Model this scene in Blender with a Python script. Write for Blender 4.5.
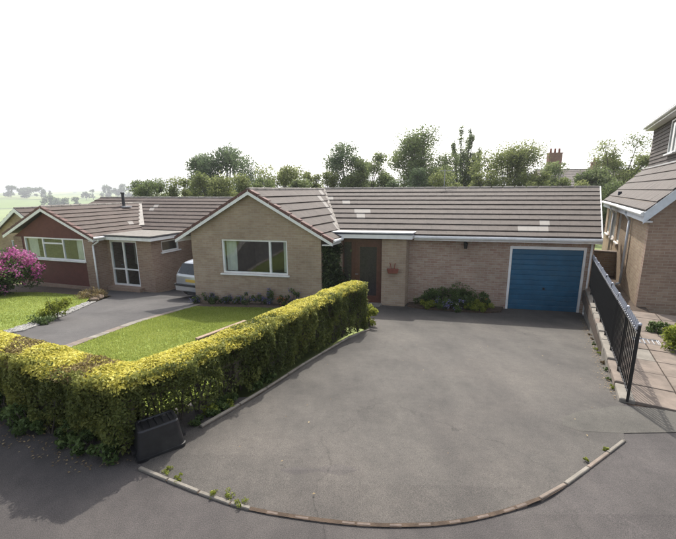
import bpy, bmesh, math, random
import numpy as np
from mathutils import Vector, Matrix
rnd = random.Random(7); rng = np.random.default_rng(7)
S = bpy.context.scene
for o in list(bpy.data.objects): bpy.data.objects.remove(o)
COL = S.collection
R = math.radians
# ------------------------------------------------------------------ camera
EYE = 3.8; FPX = 377.0; PITCH = math.atan(79.5 / 377); ROLL = R(.3)
cam = bpy.data.cameras.new('camera'); co = bpy.data.objects.new('camera', cam); COL.objects.link(co)
cam.sensor_width = 36; cam.sensor_fit = 'HORIZONTAL'; cam.lens = 36 * FPX / 676; cam.clip_end = 6000; cam.clip_start = .05
F = Vector((0, math.cos(PITCH), -math.sin(PITCH))); R0 = Vector((1, 0, 0)); U0 = R0.cross(F)
RX = R0 * math.cos(ROLL) - U0 * math.sin(ROLL); UX = U0 * math.cos(ROLL) + R0 * math.sin(ROLL)
m = Matrix((RX, UX, -F)).transposed().to_4x4(); m.translation = (0, 0, EYE); co.matrix_world = m
S.camera = co
# ------------------------------------------------------------------ light
SUN_EL = R(46); SUN_AZ = R(9)          # sun stands behind the houses, a little to the right
w = bpy.data.worlds.new('World'); S.world = w; w.use_nodes = True
nt = w.node_tree; bg = nt.nodes['Background']
sky = nt.nodes.new('ShaderNodeTexSky'); sky.sky_type = 'NISHITA'; sky.sun_disc = False
sky.sun_elevation = SUN_EL; sky.sun_rotation = SUN_AZ; sky.air_density = 1.0; sky.dust_density = 4.0; sky.ozone_density = 1.0; sky.altitude = 50
hs = nt.nodes.new('ShaderNodeHueSaturation'); hs.inputs['Saturation'].default_value = .45
nt.links.new(sky.outputs[0], hs.inputs['Color']); nt.links.new(hs.outputs[0], bg.inputs[0]); bg.inputs[1].default_value = .15
sl = bpy.data.lights.new('sun', 'SUN'); sl.energy = 2.5; sl.angle = R(.6); sl.color = (1, .95, .86)
so = bpy.data.objects.new('sun', sl); COL.objects.link(so)
tosun = Vector((math.sin(SUN_AZ) * math.cos(SUN_EL), math.cos(SUN_AZ) * math.cos(SUN_EL), math.sin(SUN_EL)))
so.rotation_euler = tosun.to_track_quat('Z', 'Y').to_euler(); so.location = tosun * 60
vs = S.view_settings; vs.view_transform = 'Standard'; vs.look = 'None'; vs.gamma = 1; vs.exposure = 1.0
S.render.resolution_x = 1024; S.render.resolution_y = 816
S.render.engine = 'CYCLES'; S.cycles.max_bounces = 6; S.cycles.transparent_max_bounces = 8

# ------------------------------------------------------------------ terrain
def sm(t): t = min(1, max(0, t)); return t * t * (3 - 2 * t)
A12 = R(12); C12, S12 = math.cos(A12), math.sin(A12)
def G(x, y):
    u = x * C12 - y * S12; w_ = x * S12 + y * C12
    z = 1.3 - (.142 + .02 * sm((-u - 3) / 6)) * max(0, w_ - 2.9)
    return max(z, -.5 * sm((-u - 7.4) / 1.2))
def far(x, y):
    r = math.hypot(x, y)
    if r < 22: return 0
    a = math.atan2(x, y)
    v = -27 * sm((r - 22) / 260)
    crest = 28 + 5 * math.sin(a * 5 + 1) + 3 * math.sin(a * 13 + .5)
    v += crest * sm((r - 330) / 560)
    v += (7 * math.sin(a * 9) + 4) * sm((r - 1000) / 700)
    return v

# ------------------------------------------------------------------ materials
def nodes(name):
    m_ = bpy.data.materials.new(name); m_.use_nodes = True
    t = m_.node_tree; return m_, t, t.nodes['Principled BSDF']
def N(t, kind, **kw):
    n = t.nodes.new(kind)
    for k, v in kw.items():
        if k in n.inputs: n.inputs[k].default_value = v
        else: setattr(n, k, v)
    return n
def c4(c): return (c[0], c[1], c[2], 1)
def ramp(t, fac, stops):
    r = t.nodes.new('ShaderNodeValToRGB'); e = r.color_ramp.elements
    while len(e) < len(stops): e.new(.5)
    for i, (p, c) in enumerate(stops): e[i].position = p; e[i].color = c4(c)
    t.links.new(fac, r.inputs[0]); return r.outputs[0]
def mix(t, a, b, fac, mode='MIX'):
    n = t.nodes.new('ShaderNodeMix'); n.data_type = 'RGBA'; n.blend_type = mode
    for s, v in ((n.inputs[6], a), (n.inputs[7], b), (n.inputs[0], fac)):
        if isinstance(v, (int, float)): s.default_value = v
        elif isinstance(v, tuple): s.default_value = c4(v)
        else: t.links.new(v, s)
    return n.outputs[2]
def coord(t, out='Object'):
    return t.nodes.new('ShaderNodeTexCoord').outputs[out]
def noise(t, vec, scale, detail=4, rough=.6, stretch=None):
    if stretch:
        mp = N(t, 'ShaderNodeMapping'); mp.inputs['Scale'].default_value = stretch; t.links.new(vec, mp.inputs[0]); vec = mp.outputs[0]
    n = N(t, 'ShaderNodeTexNoise', Scale=scale, Detail=detail, Roughness=rough); t.links.new(vec, n.inputs['Vector']); return n.outputs['Fac']
def bump(t, bs, h, strength, dist=.01):
    b = N(t, 'ShaderNodeBump', Strength=strength, Distance=dist); t.links.new(h, b.inputs['Height']); t.links.new(b.outputs[0], bs.inputs['Normal'])
def tintmul(t, col, amount=1.0):
    a = N(t, 'ShaderNodeAttribute', attribute_name='tint')
    mu = N(t, 'ShaderNodeMath', operation='MULTIPLY_ADD'); t.links.new(a.outputs['Fac'], mu.inputs[0]); mu.inputs[1].default_value = amount; mu.inputs[2].default_value = 1
    v = N(t, 'ShaderNodeVectorMath', operation='SCALE'); t.links.new(col, v.inputs[0]); t.links.new(mu.outputs[0], v.inputs['Scale']); return v.outputs[0]
def plain(name, c, rough=.5, var=.12, scale=6, metal=0, bmp=0, coat=0, dirt=None):
    m_, t, b = nodes(name); v = coord(t)
    n = noise(t, v, scale); lo = tuple(x * (1 - var) for x in c); hi = tuple(min(1, x * (1 + var)) for x in c)
    col = ramp(t, n, [(.3, lo), (.7, hi)])
    if dirt: col = mix(t, col, dirt, ramp(t, noise(t, v, 2.3, 6, .7), [(.5, (0, 0, 0)), (.75, (.6, .6, .6))]))
    t.links.new(col, b.inputs['Base Color'])
    b.inputs['Roughness'].default_value = rough; b.inputs['Metallic'].default_value = metal; b.inputs['Coat Weight'].default_value = coat
    if bmp: bump(t, b, noise(t, v, scale * 14, 3), bmp, .004)
    return m_
def brick(name, c1, c2, mort, c3, mixv=.5):
    m_, t, b = nodes(name); uv = coord(t, 'UV')
    bt = N(t, 'ShaderNodeTexBrick', Scale=1.0); bt.inputs['Brick Width'].default_value = .225; bt.inputs['Row Height'].default_value = .075
    bt.inputs['Mortar Size'].default_value = .007; bt.inputs['Mortar Smooth'].default_value = .25; bt.inputs['Bias'].default_value = 0
    bt.inputs['Color1'].default_value = c4(c1); bt.inputs['Color2'].default_value = c4(c2); bt.inputs['Mortar'].default_value = c4(mort)
    t.links.new(uv, bt.inputs['Vector'])
    # second colour family, stretched along the courses so that whole bricks change
    n1 = noise(t, uv, 1.0, 2, .5, (4.4, 13.3, 1)); n2 = noise(t, uv, .7, 5, .65)
    f1 = ramp(t, n1, [(.48, (0, 0, 0)), (.62, (mixv, mixv, mixv))])
    nm = N(t, 'ShaderNodeMath', operation='SUBTRACT'); nm.inputs[0].default_value = 1; t.links.new(bt.outputs['Fac'], nm.inputs[1])
    f2 = N(t, 'ShaderNodeMath', operation='MULTIPLY'); t.links.new(f1, f2.inputs[0]); t.links.new(nm.outputs[0], f2.inputs[1])
    col = mix(t, bt.outputs['Color'], c3, f2.outputs[0])
    col = mix(t, col, ramp(t, n2, [(.3, (.72, .70, .68)), (.7, (1.12, 1.1, 1.08))]), 1.0, 'MULTIPLY')
    t.links.new(col, b.inputs['Base Color']); b.inputs['Roughness'].default_value = .9
    h = N(t, 'ShaderNodeMath', operation='MULTIPLY_ADD'); t.links.new(nm.outputs[0], h.inputs[0]); h.inputs[1].default_value = 1
    t.links.new(noise(t, uv, 60, 3), h.inputs[2]); bump(t, b, h.outputs[0], .55, .006)
    return m_
def asphalt(name, base, warm, patch=.5):
    m_, t, b = nodes(name); v = coord(t)
    fine = noise(t, v, 130, 3, .75); mid = noise(t, v, 9, 6, .7); big = noise(t, v, .55, 6, .62); str_ = noise(t, v, .8, 5, .6, (1.6, .45, 1))
    dk = tuple(x * .58 for x in base)
    col = ramp(t, big, [(.32, dk), (.5, base), (.68, warm)])
    col = mix(t, col, ramp(t, str_, [(.35, (.66, .65, .65)), (.62, (1.12, 1.11, 1.08))]), patch, 'MULTIPLY')
    col = mix(t, col, ramp(t, mid, [(.3, (.8, .8, .8)), (.7, (1.14, 1.13, 1.12))]), .8, 'MULTIPLY')
    col = mix(t, col, ramp(t, fine, [(.33, (.40, .40, .40)), (.5, (1, 1, 1)), (.68, (1.75, 1.72, 1.66))]), .85, 'MULTIPLY')
    vo = N(t, 'ShaderNodeTexVoronoi', Scale=.42, feature='DISTANCE_TO_EDGE'); 
    wv = N(t, 'ShaderNodeVectorMath', operation='ADD'); t.links.new(v, wv.inputs[0])
    nz = N(t, 'ShaderNodeTexNoise', Scale=1.7, Detail=5.0); t.links.new(v, nz.inputs['Vector'])
    sc = N(t, 'ShaderNodeVectorMath', operation='SCALE'); sc.inputs['Scale'].default_value = 1.1; t.links.new(nz.outputs['Color'], sc.inputs[0]); t.links.new(sc.outputs[0], wv.inputs[1])
    t.links.new(wv.outputs[0], vo.inputs['Vector'])
    cr = ramp(t, vo.outputs['Distance'], [(.0, (.45, .45, .45)), (.006, (1, 1, 1))])
    col = mix(t, col, cr, ramp(t, noise(t, v, .35, 3), [(.5, (0, 0, 0)), (.62, (.7, .7, .7))]), 'MULTIPLY')
    t.links.new(col, b.inputs['Base Color']); b.inputs['Roughness'].default_value = .88
    bump(t, b, noise(t, v, 160, 3, .7), .5, .006)
    return m_
def leafmat(name, dark, mid, light, trans=.35, rough=.6):
    m_, t, b = nodes(name)
    a = N(t, 'ShaderNodeAttribute', attribute_name='tint')
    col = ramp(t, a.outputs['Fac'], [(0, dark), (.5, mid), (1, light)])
    t.links.new(col, b.inputs['Base Color']); b.inputs['Roughness'].default_value = rough; b.inputs['Specular IOR Level'].default_value = .25
    tr = t.nodes.new('ShaderNodeBsdfTranslucent'); t.links.new(col, tr.inputs[0])
    mx = t.nodes.new('ShaderNodeMixShader'); mx.inputs[0].default_value = trans
    t.links.new(b.outputs[0], mx.inputs[1]); t.links.new(tr.outputs[0], mx.inputs[2])
    t.links.new(mx.outputs[0], t.nodes['Material Output'].inputs[0]); return m_
def tiles_mat(name, c, moss):
    m_, t, b = nodes(name); v = coord(t)
    col = ramp(t, noise(t, v, 3.5, 6, .7), [(.3, tuple(x * .75 for x in c)), (.7, tuple(x * 1.2 for x in c))])
    col = mix(t, col, moss, ramp(t, noise(t, v, 7, 6, .75), [(.5, (0, 0, 0)), (.72, (.55, .55, .55))]))
    at = N(t, 'ShaderNodeAttribute', attribute_name='tint'); col = mix(t, tintmul(t, col, 1.0), (.25, .235, .215), ramp(t, at.outputs['Fac'], [(.45, (0, 0, 0)), (.8, (.85, .85, .85))]))
    t.links.new(col, b.inputs['Base Color']); b.inputs['Roughness'].default_value = .85
    bump(t, b, noise(t, v, 90, 3), .35, .005); return m_
def glass(name, tint=(.9, .95, .95)):
    m_, t, b = nodes(name); t.nodes.remove(b)
    gl = N(t, 'ShaderNodeBsdfGlossy'); gl.inputs['Roughness'].default_value = .02; gl.inputs[0].default_value = (1, 1, 1, 1)
    tp = t.nodes.new('ShaderNodeBsdfTransparent'); tp.inputs[0].default_value = c4(tint)
    fr = N(t, 'ShaderNodeFresnel', IOR=1.55)
    ml = N(t, 'ShaderNodeMath', operation='MULTIPLY_ADD'); t.links.new(fr.outputs[0], ml.inputs[0]); ml.inputs[1].default_value = .95; ml.inputs[2].default_value = .035
    gm = t.nodes.new('ShaderNodeNewGeometry'); bf = N(t, 'ShaderNodeMath', operation='SUBTRACT'); bf.inputs[0].default_value = 1; t.links.new(gm.outputs['Backfacing'], bf.inputs[1]); m2 = N(t, 'ShaderNodeMath', operation='MULTIPLY'); t.links.new(ml.outputs[0], m2.inputs[0]); t.links.new(bf.outputs[0], m2.inputs[1]); ml = m2
    v = coord(t); bp = N(t, 'ShaderNodeBump', Strength=.06, Distance=.02); t.links.new(noise(t, v, 1.4, 2), bp.inputs['Height']); t.links.new(bp.outputs[0], gl.inputs['Normal'])
    mx = t.nodes.new('ShaderNodeMixShader'); t.links.new(ml.outputs[0], mx.inputs[0]); t.links.new(tp.outputs[0], mx.inputs[1]); t.links.new(gl.outputs[0], mx.inputs[2])
    t.links.new(mx.outputs[0], t.nodes['Material Output'].inputs[0]); return m_
def grassmat(name, a_, b_, c_):
    m_, t, b = nodes(name); v = coord(t)
    col = ramp(t, noise(t, v, 1.1, 6, .65), [(.3, a_), (.5, b_), (.72, c_)])
    col = mix(t, col, ramp(t, noise(t, v, 55, 4, .7), [(.3, (.6, .6, .6)), (.7, (1.3, 1.3, 1.2))]), .8, 'MULTIPLY')
    t.links.new(col, b.inputs['Base Color']); b.inputs['Roughness'].default_value = .9; bump(t, b, noise(t, v, 120, 3), .6, .02); return m_
def fieldmat():
    m_, t, b = nodes('far fields'); v = coord(t)
    vo = N(t, 'ShaderNodeTexVoronoi', Scale=.0075); mp = N(t, 'ShaderNodeMapping'); mp.inputs['Scale'].default_value = (1, .55, 0); t.links.new(v, mp.inputs[0]); t.links.new(mp.outputs[0], vo.inputs['Vector'])
    ve = N(t, 'ShaderNodeTexVoronoi', Scale=.0075, feature='DISTANCE_TO_EDGE'); t.links.new(mp.outputs[0], ve.inputs['Vector'])
    sp = t.nodes.new('ShaderNodeSeparateColor'); t.links.new(vo.outputs['Color'], sp.inputs[0])
    col = ramp(t, sp.outputs[0], [(0, (.13, .20, .05)), (.35, (.20, .27, .08)), (.6, (.30, .32, .13)), (.85, (.16, .23, .06))])
    col = mix(t, (.03, .055, .02), col, ramp(t, ve.outputs['Distance'], [(.018, (0, 0, 0)), (.03, (1, 1, 1))]))
    col = mix(t, col, ramp(t, noise(t, v, .05, 6, .7), [(.3, (.75, .75, .75)), (.7, (1.2, 1.2, 1.2))]), .8, 'MULTIPLY')
    t.links.new(col, b.inputs['Base Color']); b.inputs['Roughness'].default_value = 1; return m_

M = {}
M['buff'] = brick('buff brick', (.42, .335, .245), (.345, .265, .19), (.39, .345, .285), (.29, .195, .145), .45)
M['mixbrick'] = brick('mixed red and buff brick', (.42, .335, .26), (.345, .24, .185), (.42, .375, .325), (.28, .16, .125), .6)
M['pinkbrick'] = brick('pinkish brown brick', (.36, .265, .195), (.295, .20, .145), (.36, .305, .25), (.23, .14, .105), .5)
M['goldbrick'] = brick('golden brick', (.42, .32, .21), (.34, .25, .16), (.37, .32, .25), (.27, .165, .11), .6)
M['redbrick'] = brick('old red brick', (.27, .12, .085), (.20, .085, .06), (.28, .24, .2), (.14, .08, .06), .5)
M['drive'] = asphalt('driveway asphalt', (.076, .070, .064), (.092, .083, .075), .7)
M['pave'] = asphalt('pavement asphalt', (.068, .061, .060), (.080, .072, .068), .8)
M['ndrive'] = asphalt('dark asphalt', (.074, .070, .070), (.086, .081, .079), .5)
M['road'] = asphalt('road asphalt', (.10, .097, .095), (.12, .115, .11), .5)
M['concrete'] = plain('weathered concrete', (.215, .195, .165), .9, .25, 5, bmp=.5, dirt=(.10, .085, .065))
M['patch'] = asphalt('grey repair patch', (.086, .081, .071), (.096, .090, .079), .4)
M['slab'] = plain('sandy paving slab', (.185, .148, .120), .9, .28, 4, bmp=.6, dirt=(.10, .082, .068))
M['kerbbrown'] = plain('worn brown kerb stone', (.145, .112, .092), .95, .3, 9, bmp=.6, dirt=(.08, .065, .055))
M['earth'] = plain('dark soil', (.075, .052, .036), 1, .4, 9, bmp=1)
M['bark'] = plain('bark', (.085, .07, .055), .95, .35, 8, bmp=1)
M['grass'] = grassmat('lawn', (.17, .23, .042), (.22, .285, .06), (.29, .34, .09))
M['meadow'] = fieldmat()
M['tile'] = tiles_mat('brown concrete tile', (.074, .057, .048), (.092, .079, .066))
M['ltile'] = tiles_mat('warm brown concrete tile', (.084, .060, .049), (.102, .085, .068))
M['rtile'] = tiles_mat('grey brown concrete tile', (.086, .070, .062), (.105, .095, .082))
M['vtile'] = plain('dark red verge tile', (.13, .065, .055), .8, .3, 5, bmp=.4)
M['ridge'] = plain('lichen grey ridge tile', (.27, .245, .215), .9, .3, 5, bmp=.4, dirt=(.14, .115, .095))
M['paletile'] = plain('pale grey tile', (.42, .39, .35), .9, .25, 7, bmp=.3, dirt=(.25, .22, .18))
M['white'] = plain('white gloss paint', (.80, .80, .79), .35, .05, 5, dirt=(.55, .53, .49))
M['offwhite'] = plain('weathered white plastic', (.70, .70, .69), .45, .08, 5, dirt=(.45, .43, .39))
M['bluewhite'] = plain('pale blue grey board', (.60, .64, .68), .5, .08, 4, dirt=(.42, .43, .43))
M['lead'] = plain('lead flashing', (.50, .50, .50), .5, .15, 7, bmp=.2, dirt=(.3, .3, .31))
M['felt'] = plain('grey roofing felt', (.20, .185, .165), .95, .2, 6, bmp=.5)
M['feltedge'] = plain('dark felt edge', (.035, .04, .06), .7, .2, 6)
M['door'] = plain('dark red brown door', (.105, .042, .028), .4, .25, 8, bmp=.2)
M['redpanel'] = plain('red brown cladding', (.125, .040, .030), .75, .15, 5, bmp=.3)
M['blue'] = plain('blue garage paint', (.018, .100, .190), .45, .14, 3, bmp=.08, dirt=(.04, .11, .17))
M['black'] = plain('black metal paint', (.012, .012, .013), .4, .3, 12)
M['finial'] = plain('worn silver paint', (.36, .37, .41), .45, .35, 20, metal=.3)
M['blackplastic'] = plain('black plastic', (.016, .016, .018), .42, .3, 9, bmp=.15, dirt=(.05, .048, .045))
M['rubber'] = plain('rubber', (.015, .015, .015), .8)
M['silver'] = plain('silver car paint', (.52, .54, .56), .3, .04, 3, metal=.55, coat=.6)
M['cartrim'] = plain('dark car trim', (.03, .03, .032), .6)
M['alloy'] = plain('alloy', (.5, .5, .5), .35, metal=.8)
M['redlens'] = plain('red lens', (.45, .012, .012), .2)
M['plate'] = plain('yellow number plate', (.55, .38, .07), .45, .05)
M['glass'] = glass('window glass')
M['carglass'] = plain('tinted car glass', (.02, .026, .03), .08, .1, coat=.3)
M['room'] = plain('dim room', (.16, .13, .11), .9)
M['curtain'] = plain('pale net curtain', (.55, .52, .46), .9)
M['obscure'] = plain('obscured door glass', (.035, .03, .032), .25, .4, 20, bmp=.4)
M['wood'] = plain('weathered timber', (.30, .215, .15), .85, .25, 12, bmp=.4)
M['rock'] = plain('sandstone rock', (.20, .15, .11), .95, .3, 4, bmp=1)
M['gravelm'] = plain('pale gravel', (.27, .262, .245), .95, .4, 14)
M['terracotta'] = plain('terracotta', (.22, .075, .05), .8, .2, 10)
M['roofred'] = tiles_mat('old plain tile', (.30, .255, .225), (.33, .29, .24))
M['iron'] = plain('galvanised iron', (.33, .34, .36), .5, .2, 20, metal=.5)
M['hedge'] = leafmat('hedge leaf', (.045, .062, .018), (.145, .168, .046), (.33, .33, .085), .42)
M['gold'] = leafmat('golden hedge growth', (.38, .35, .07), (.66, .60, .12), (.80, .75, .24), .35)
M['brownleaf'] = leafmat('clipped hedge twigs', (.17, .125, .06), (.29, .225, .10), (.42, .35, .14), .25)
M['treeA'] = leafmat('broad leaf', (.075, .105, .042), (.17, .215, .088), (.29, .33, .15), .55)
M['treeB'] = leafmat('light leaf', (.10, .13, .044), (.215, .25, .092), (.35, .37, .155), .55)
M['treeC'] = leafmat('dark leaf', (.055, .085, .045), (.125, .17, .088), (.21, .26, .135), .52)
M['shrub'] = leafmat('shrub leaf', (.03, .055, .016), (.085, .13, .04), (.18, .24, .075), .35)
M['lime'] = leafmat('lime leaf', (.10, .13, .02), (.22, .26, .04), (.36, .38, .07), .4)
M['ivy'] = leafmat('ivy leaf', (.02, .034, .014), (.055, .08, .032), (.12, .15, .06), .3)
M['pink'] = leafmat('pink flower', (.28, .05, .17), (.52, .13, .34), (.70, .32, .54), .35)
M['purple'] = leafmat('blue purple flower', (.09, .07, .22), (.20, .17, .40), (.38, .36, .58), .3)
M['orange'] = leafmat('orange flower', (.45, .10, .03), (.65, .19, .06), (.75, .33, .12), .3)
M['whitefl'] = leafmat('pale flower', (.55, .52, .30), (.72, .68, .40), (.82, .8, .66), .3)
M['blade'] = leafmat('grass blade', (.18, .225, .045), (.29, .34, .075), (.43, .46, .14), .5)
M['dead'] = leafmat('fallen leaf', (.11, .075, .04), (.19, .135, .07), (.30, .23, .12), .1)

# ------------------------------------------------------------------ helpers
def frame(o, a_u, a_v):
    """local (along facade, into the plot, up) -> world"""
    U = Vector((math.cos(R(a_u)), -math.sin(R(a_u)), 0)); V = Vector((math.sin(R(a_v)), math.cos(R(a_v)), 0)); O = Vector(o)
    return lambda p: O + U * p[0] + V * p[1] + Vector((0, 0, p[2]))
IDENT = lambda p: Vector(p)
def set_tags(o, label=None, cat=None, group=None, kind=None):
    if label: o['label'] = label
    if cat: o['category'] = cat
    if group: o['group'] = group
    if kind: o['kind'] = kind
    return o
def thing(name, loc, label, cat, group=None, rz=0):
    o = bpy.data.objects.new(name, None); COL.objects.link(o); o.location = loc; o.rotation_euler.z = rz; o.empty_display_size = .2
    return set_tags(o, label, cat, group)
def rootloc(p):
    while p is not None and p.parent is not None: p = p.parent
    return Vector(p.location) if p is not None else Vector((0, 0, 0))
class MB:
    def __init__(s): s.v = []; s.f = []; s.t = []
    def add(s, vs_, fs, tint=0):
        n = len(s.v); s.v += [tuple(p) for p in vs_]; s.f += [tuple(i + n for i in f) for f in fs]; s.t += [tint] * len(fs); return s
    def hexa(s, p, tint=0):
        return s.add(p, [(0, 3, 2, 1), (4, 5, 6, 7), (0, 1, 5, 4), (1, 2, 6, 5), (2, 3, 7, 6), (3, 0, 4, 7)], tint)
    def box(s, a, b, tint=0):
        x0, y0, z0 = a; x1, y1, z1 = b
        return s.hexa([(x0, y0, z0), (x1, y0, z0), (x1, y1, z0), (x0, y1, z0), (x0, y0, z1), (x1, y0, z1), (x1, y1, z1), (x0, y1, z1)], tint)
    def prism(s, poly, d0, d1, axis='y'):
        """poly in (u,z) extruded along depth d0..d1"""
        n = len(poly); a = [(u, d0, z) for u, z in poly]; b = [(u, d1, z) for u, z in poly]
        return s.add(a + b, [tuple(range(n)), tuple(range(2 * n - 1, n - 1, -1))] + [(i, i + n, (i + 1) % n + n, (i + 1) % n) for i in range(n)])
    def bar(s, p, q, r1, r2=None, n=6, tint=0):
        p = Vector(p); q = Vector(q); r2 = r1 if r2 is None else r2; d = (q - p)
        if d.length < 1e-6: return s
        d.normalize(); a = d.cross(Vector((0, 0, 1)) if abs(d.z) < .9 else Vector((1, 0, 0))).normalized(); b = d.cross(a)
        vs_ = []
        for c, r in ((p, r1), (q, r2)):
            for i in range(n):
                t = 2 * math.pi * i / n; vs_.append(c + a * (r * math.cos(t)) + b * (r * math.sin(t)))
        return s.add(vs_, [(i, (i + 1) % n, (i + 1) % n + n, i + n) for i in range(n)] + [tuple(range(n - 1, -1, -1)), tuple(range(n, 2 * n))], tint)
    def ball(s, c, r, n=6, mseg=4, sq=(1, 1, 1), tint=0):
        vs_ = [(c[0], c[1], c[2] - r * sq[2])]; fs = []
        for j in range(1, mseg):
            ph = -math.pi / 2 + math.pi * j / mseg
            for i in range(n):
                t = 2 * math.pi * i / n; vs_.append((c[0] + r * sq[0] * math.cos(ph) * math.cos(t), c[1] + r * sq[1] * math.cos(ph) * math.sin(t), c[2] + r * sq[2] * math.sin(ph)))
        vs_.append((c[0], c[1], c[2] + r * sq[2])); k = len(vs_) - 1
        for i in range(n):
            fs.append((0, 1 + (i + 1) % n, 1 + i)); fs.append((k, 1 + (mseg - 2) * n + i, 1 + (mseg - 2) * n + (i + 1) % n))
            for j in range(mseg - 2): fs.append((1 + j * n + i, 1 + j * n + (i + 1) % n, 1 + (j + 1) * n + (i + 1) % n, 1 + (j + 1) * n + i))
        return s.add(vs_, fs, tint)
    def build(s, name, mat, parent=None, fr=IDENT, smooth=False, bevel=0, off=None):
        L0 = rootloc(parent) if off is None else Vector(off)
        me = bpy.data.meshes.new(name); me.from_pydata([fr(p) - L0 for p in s.v], [], s.f); me.validate()
        bm = bmesh.new(); bm.from_mesh(me)
        bmesh.ops.recalc_face_normals(bm, faces=bm.faces)
        if bevel: bmesh.ops.bevel(bm, geom=bm.edges[:], offset=bevel, segments=1, affect='EDGES', clamp_overlap=True)
        uvl = bm.loops.layers.uv.new('UVMap')
        for f in bm.faces:
            n = f.normal
            if abs(n.z) > .75:
                for l in f.loops: l[uvl].uv = (l.vert.co.x + L0.x, l.vert.co.y + L0.y)
            else:
                tx, ty = -n.y, n.x; q = math.hypot(tx, ty) or 1; tx /= q; ty /= q
                for l in f.loops: p = l.vert.co + L0; l[uvl].uv = (p.x * tx + p.y * ty, p.z)
            f.smooth = smooth
        bm.to_mesh(me); bm.free()
        if any(s.t) and not bevel and len(me.polygons) == len(s.t):
            me.attributes.new('tint', 'FLOAT', 'FACE').data.foreach_set('value', np.array(s.t, dtype=np.float32))
        me.materials.append(M[mat] if isinstance(mat, str) else mat)
        o = bpy.data.objects.new(name, me); COL.objects.link(o)
        if parent: o.parent = parent
        return o
def B(name, a, b, mat, parent, fr=IDENT, bevel=0): return MB().box(a, b).build(name, mat, parent, fr, bevel=bevel)
def one(o, label, cat, group=None, kind=None):
    """move a single-mesh thing's origin to its base centre, then tag it"""
    me = o.data; n = len(me.vertices); a = np.zeros(n * 3, dtype=np.float32); me.vertices.foreach_get('co', a); a = a.reshape(-1, 3)
    c = (a.min(0) + a.max(0)) / 2; c[2] = a[:, 2].min(); a -= c; me.vertices.foreach_set('co', a.ravel()); o.location = [float(x) for x in c]
    return set_tags(o, label, cat, group, kind)
def copy_tree(o, parent=None):
    c = o.copy(); COL.objects.link(c); c.parent = parent
    for ch in list(o.children): copy_tree(ch, c)
    return c
def leaves(name, P, size, tint, mat, parent=None, nrm=None, nb=0, aspect=.55, loc=None, fold=.15):
    """P: world positions (minus loc) ; nb: how much leaf faces turn towards nrm"""
    P = np.asarray(P, dtype=np.float64); n = len(P)
    if n == 0: return None
    L0 = np.array(rootloc(parent) if loc is None else loc); P = P - L0
    nn = rng.normal(size=(n, 3)); nn /= np.linalg.norm(nn, axis=1)[:, None]
    if nrm is not None: nn = nn * (1 - nb) + np.asarray(nrm) * nb; nn /= np.linalg.norm(nn, axis=1)[:, None] + 1e-9
    a = rng.normal(size=(n, 3)); a -= (a * nn).sum(1)[:, None] * nn; a /= np.linalg.norm(a, axis=1)[:, None] + 1e-9
    b = np.cross(nn, a); s = np.broadcast_to(np.asarray(size, dtype=float), (n,))[:, None] * rng.uniform(.7, 1.3, (n, 1))
    V = np.empty((n, 4, 3)); V[:, 0] = P - a * s * .5; V[:, 2] = P + a * s * .5
    V[:, 1] = P + b * s * aspect * .5 + nn * s * fold; V[:, 3] = P - b * s * aspect * .5 + nn * s * fold
    me = bpy.data.meshes.new(name); me.vertices.add(n * 4); me.vertices.foreach_set('co', V.ravel().astype(np.float32))
    me.loops.add(n * 4); me.loops.foreach_set('vertex_index', np.arange(n * 4, dtype=np.int32))
    me.polygons.add(n); me.polygons.foreach_set('loop_start', np.arange(0, n * 4, 4, dtype=np.int32)); me.polygons.foreach_set('loop_total', np.full(n, 4, dtype=np.int32))
    me.update(calc_edges=True)
    me.attributes.new('tint', 'FLOAT', 'FACE').data.foreach_set('value', np.clip(np.broadcast_to(tint, (n,)), 0, 1).astype(np.float32))
    me.materials.append(M[mat]); o = bpy.data.objects.new(name, me); COL.objects.link(o)
    if parent: o.parent = parent
    elif loc is not None: o.location = [float(x) for x in L0]
    return o
def vnoise(P, sc, seed=0):
    """cheap smooth noise from summed sines"""
    r_ = np.random.default_rng(seed); s = np.zeros(len(P))
    for k in range(5):
        d = r_.normal(size=3); d /= np.linalg.norm(d); s += np.sin(P @ d * sc * (1 + .6 * k) + r_.uniform(0, 6.28)) / (1 + .4 * k)
    return s / 2.2
def sheet(name, poly, mat, off=0, zf=G, res=.5, kind='structure', parent=None, skirt=0):
    bm = bmesh.new(); f = bm.faces.new([bm.verts.new((x, y, 0)) for x, y in poly])
    xs = [p[0] for p in poly]; ys = [p[1] for p in poly]
    for ax, lo, hi in ((0, min(xs), max(xs)), (1, min(ys), max(ys))):
        k = math.ceil(lo / res) * res
        while k < hi:
            pc = (k, 0, 0) if ax == 0 else (0, k, 0); pn = (1, 0, 0) if ax == 0 else (0, 1, 0)
            bmesh.ops.bisect_plane(bm, geom=bm.verts[:] + bm.edges[:] + bm.faces[:], plane_co=pc, plane_no=pn, dist=1e-5); k += res
    for v in bm.verts: v.co.z = zf(v.co.x, v.co.y) + off
    bmesh.ops.recalc_face_normals(bm, faces=bm.faces)
    if sum(f_.normal.z for f_ in bm.faces) < 0: bmesh.ops.reverse_faces(bm, faces=bm.faces)
    if skirt:
        ed = [e for e in bm.edges if e.is_boundary]
        r_ = bmesh.ops.extrude_edge_only(bm, edges=ed)
        for v in r_['geom']:
            if isinstance(v, bmesh.types.BMVert): v.co.z -= skirt
    uvl = bm.loops.layers.uv.new('UVMap')
    for f_ in bm.faces:
        for l in f_.loops: l[uvl].uv = (l.vert.co.x, l.vert.co.y)
    me = bpy.data.meshes.new(name); bm.to_mesh(me); bm.free(); me.materials.append(M[mat])
    o = bpy.data.objects.new(name, me); COL.objects.link(o)
    if kind: o['kind'] = kind
    if parent: o.parent = parent
    return o
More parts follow.
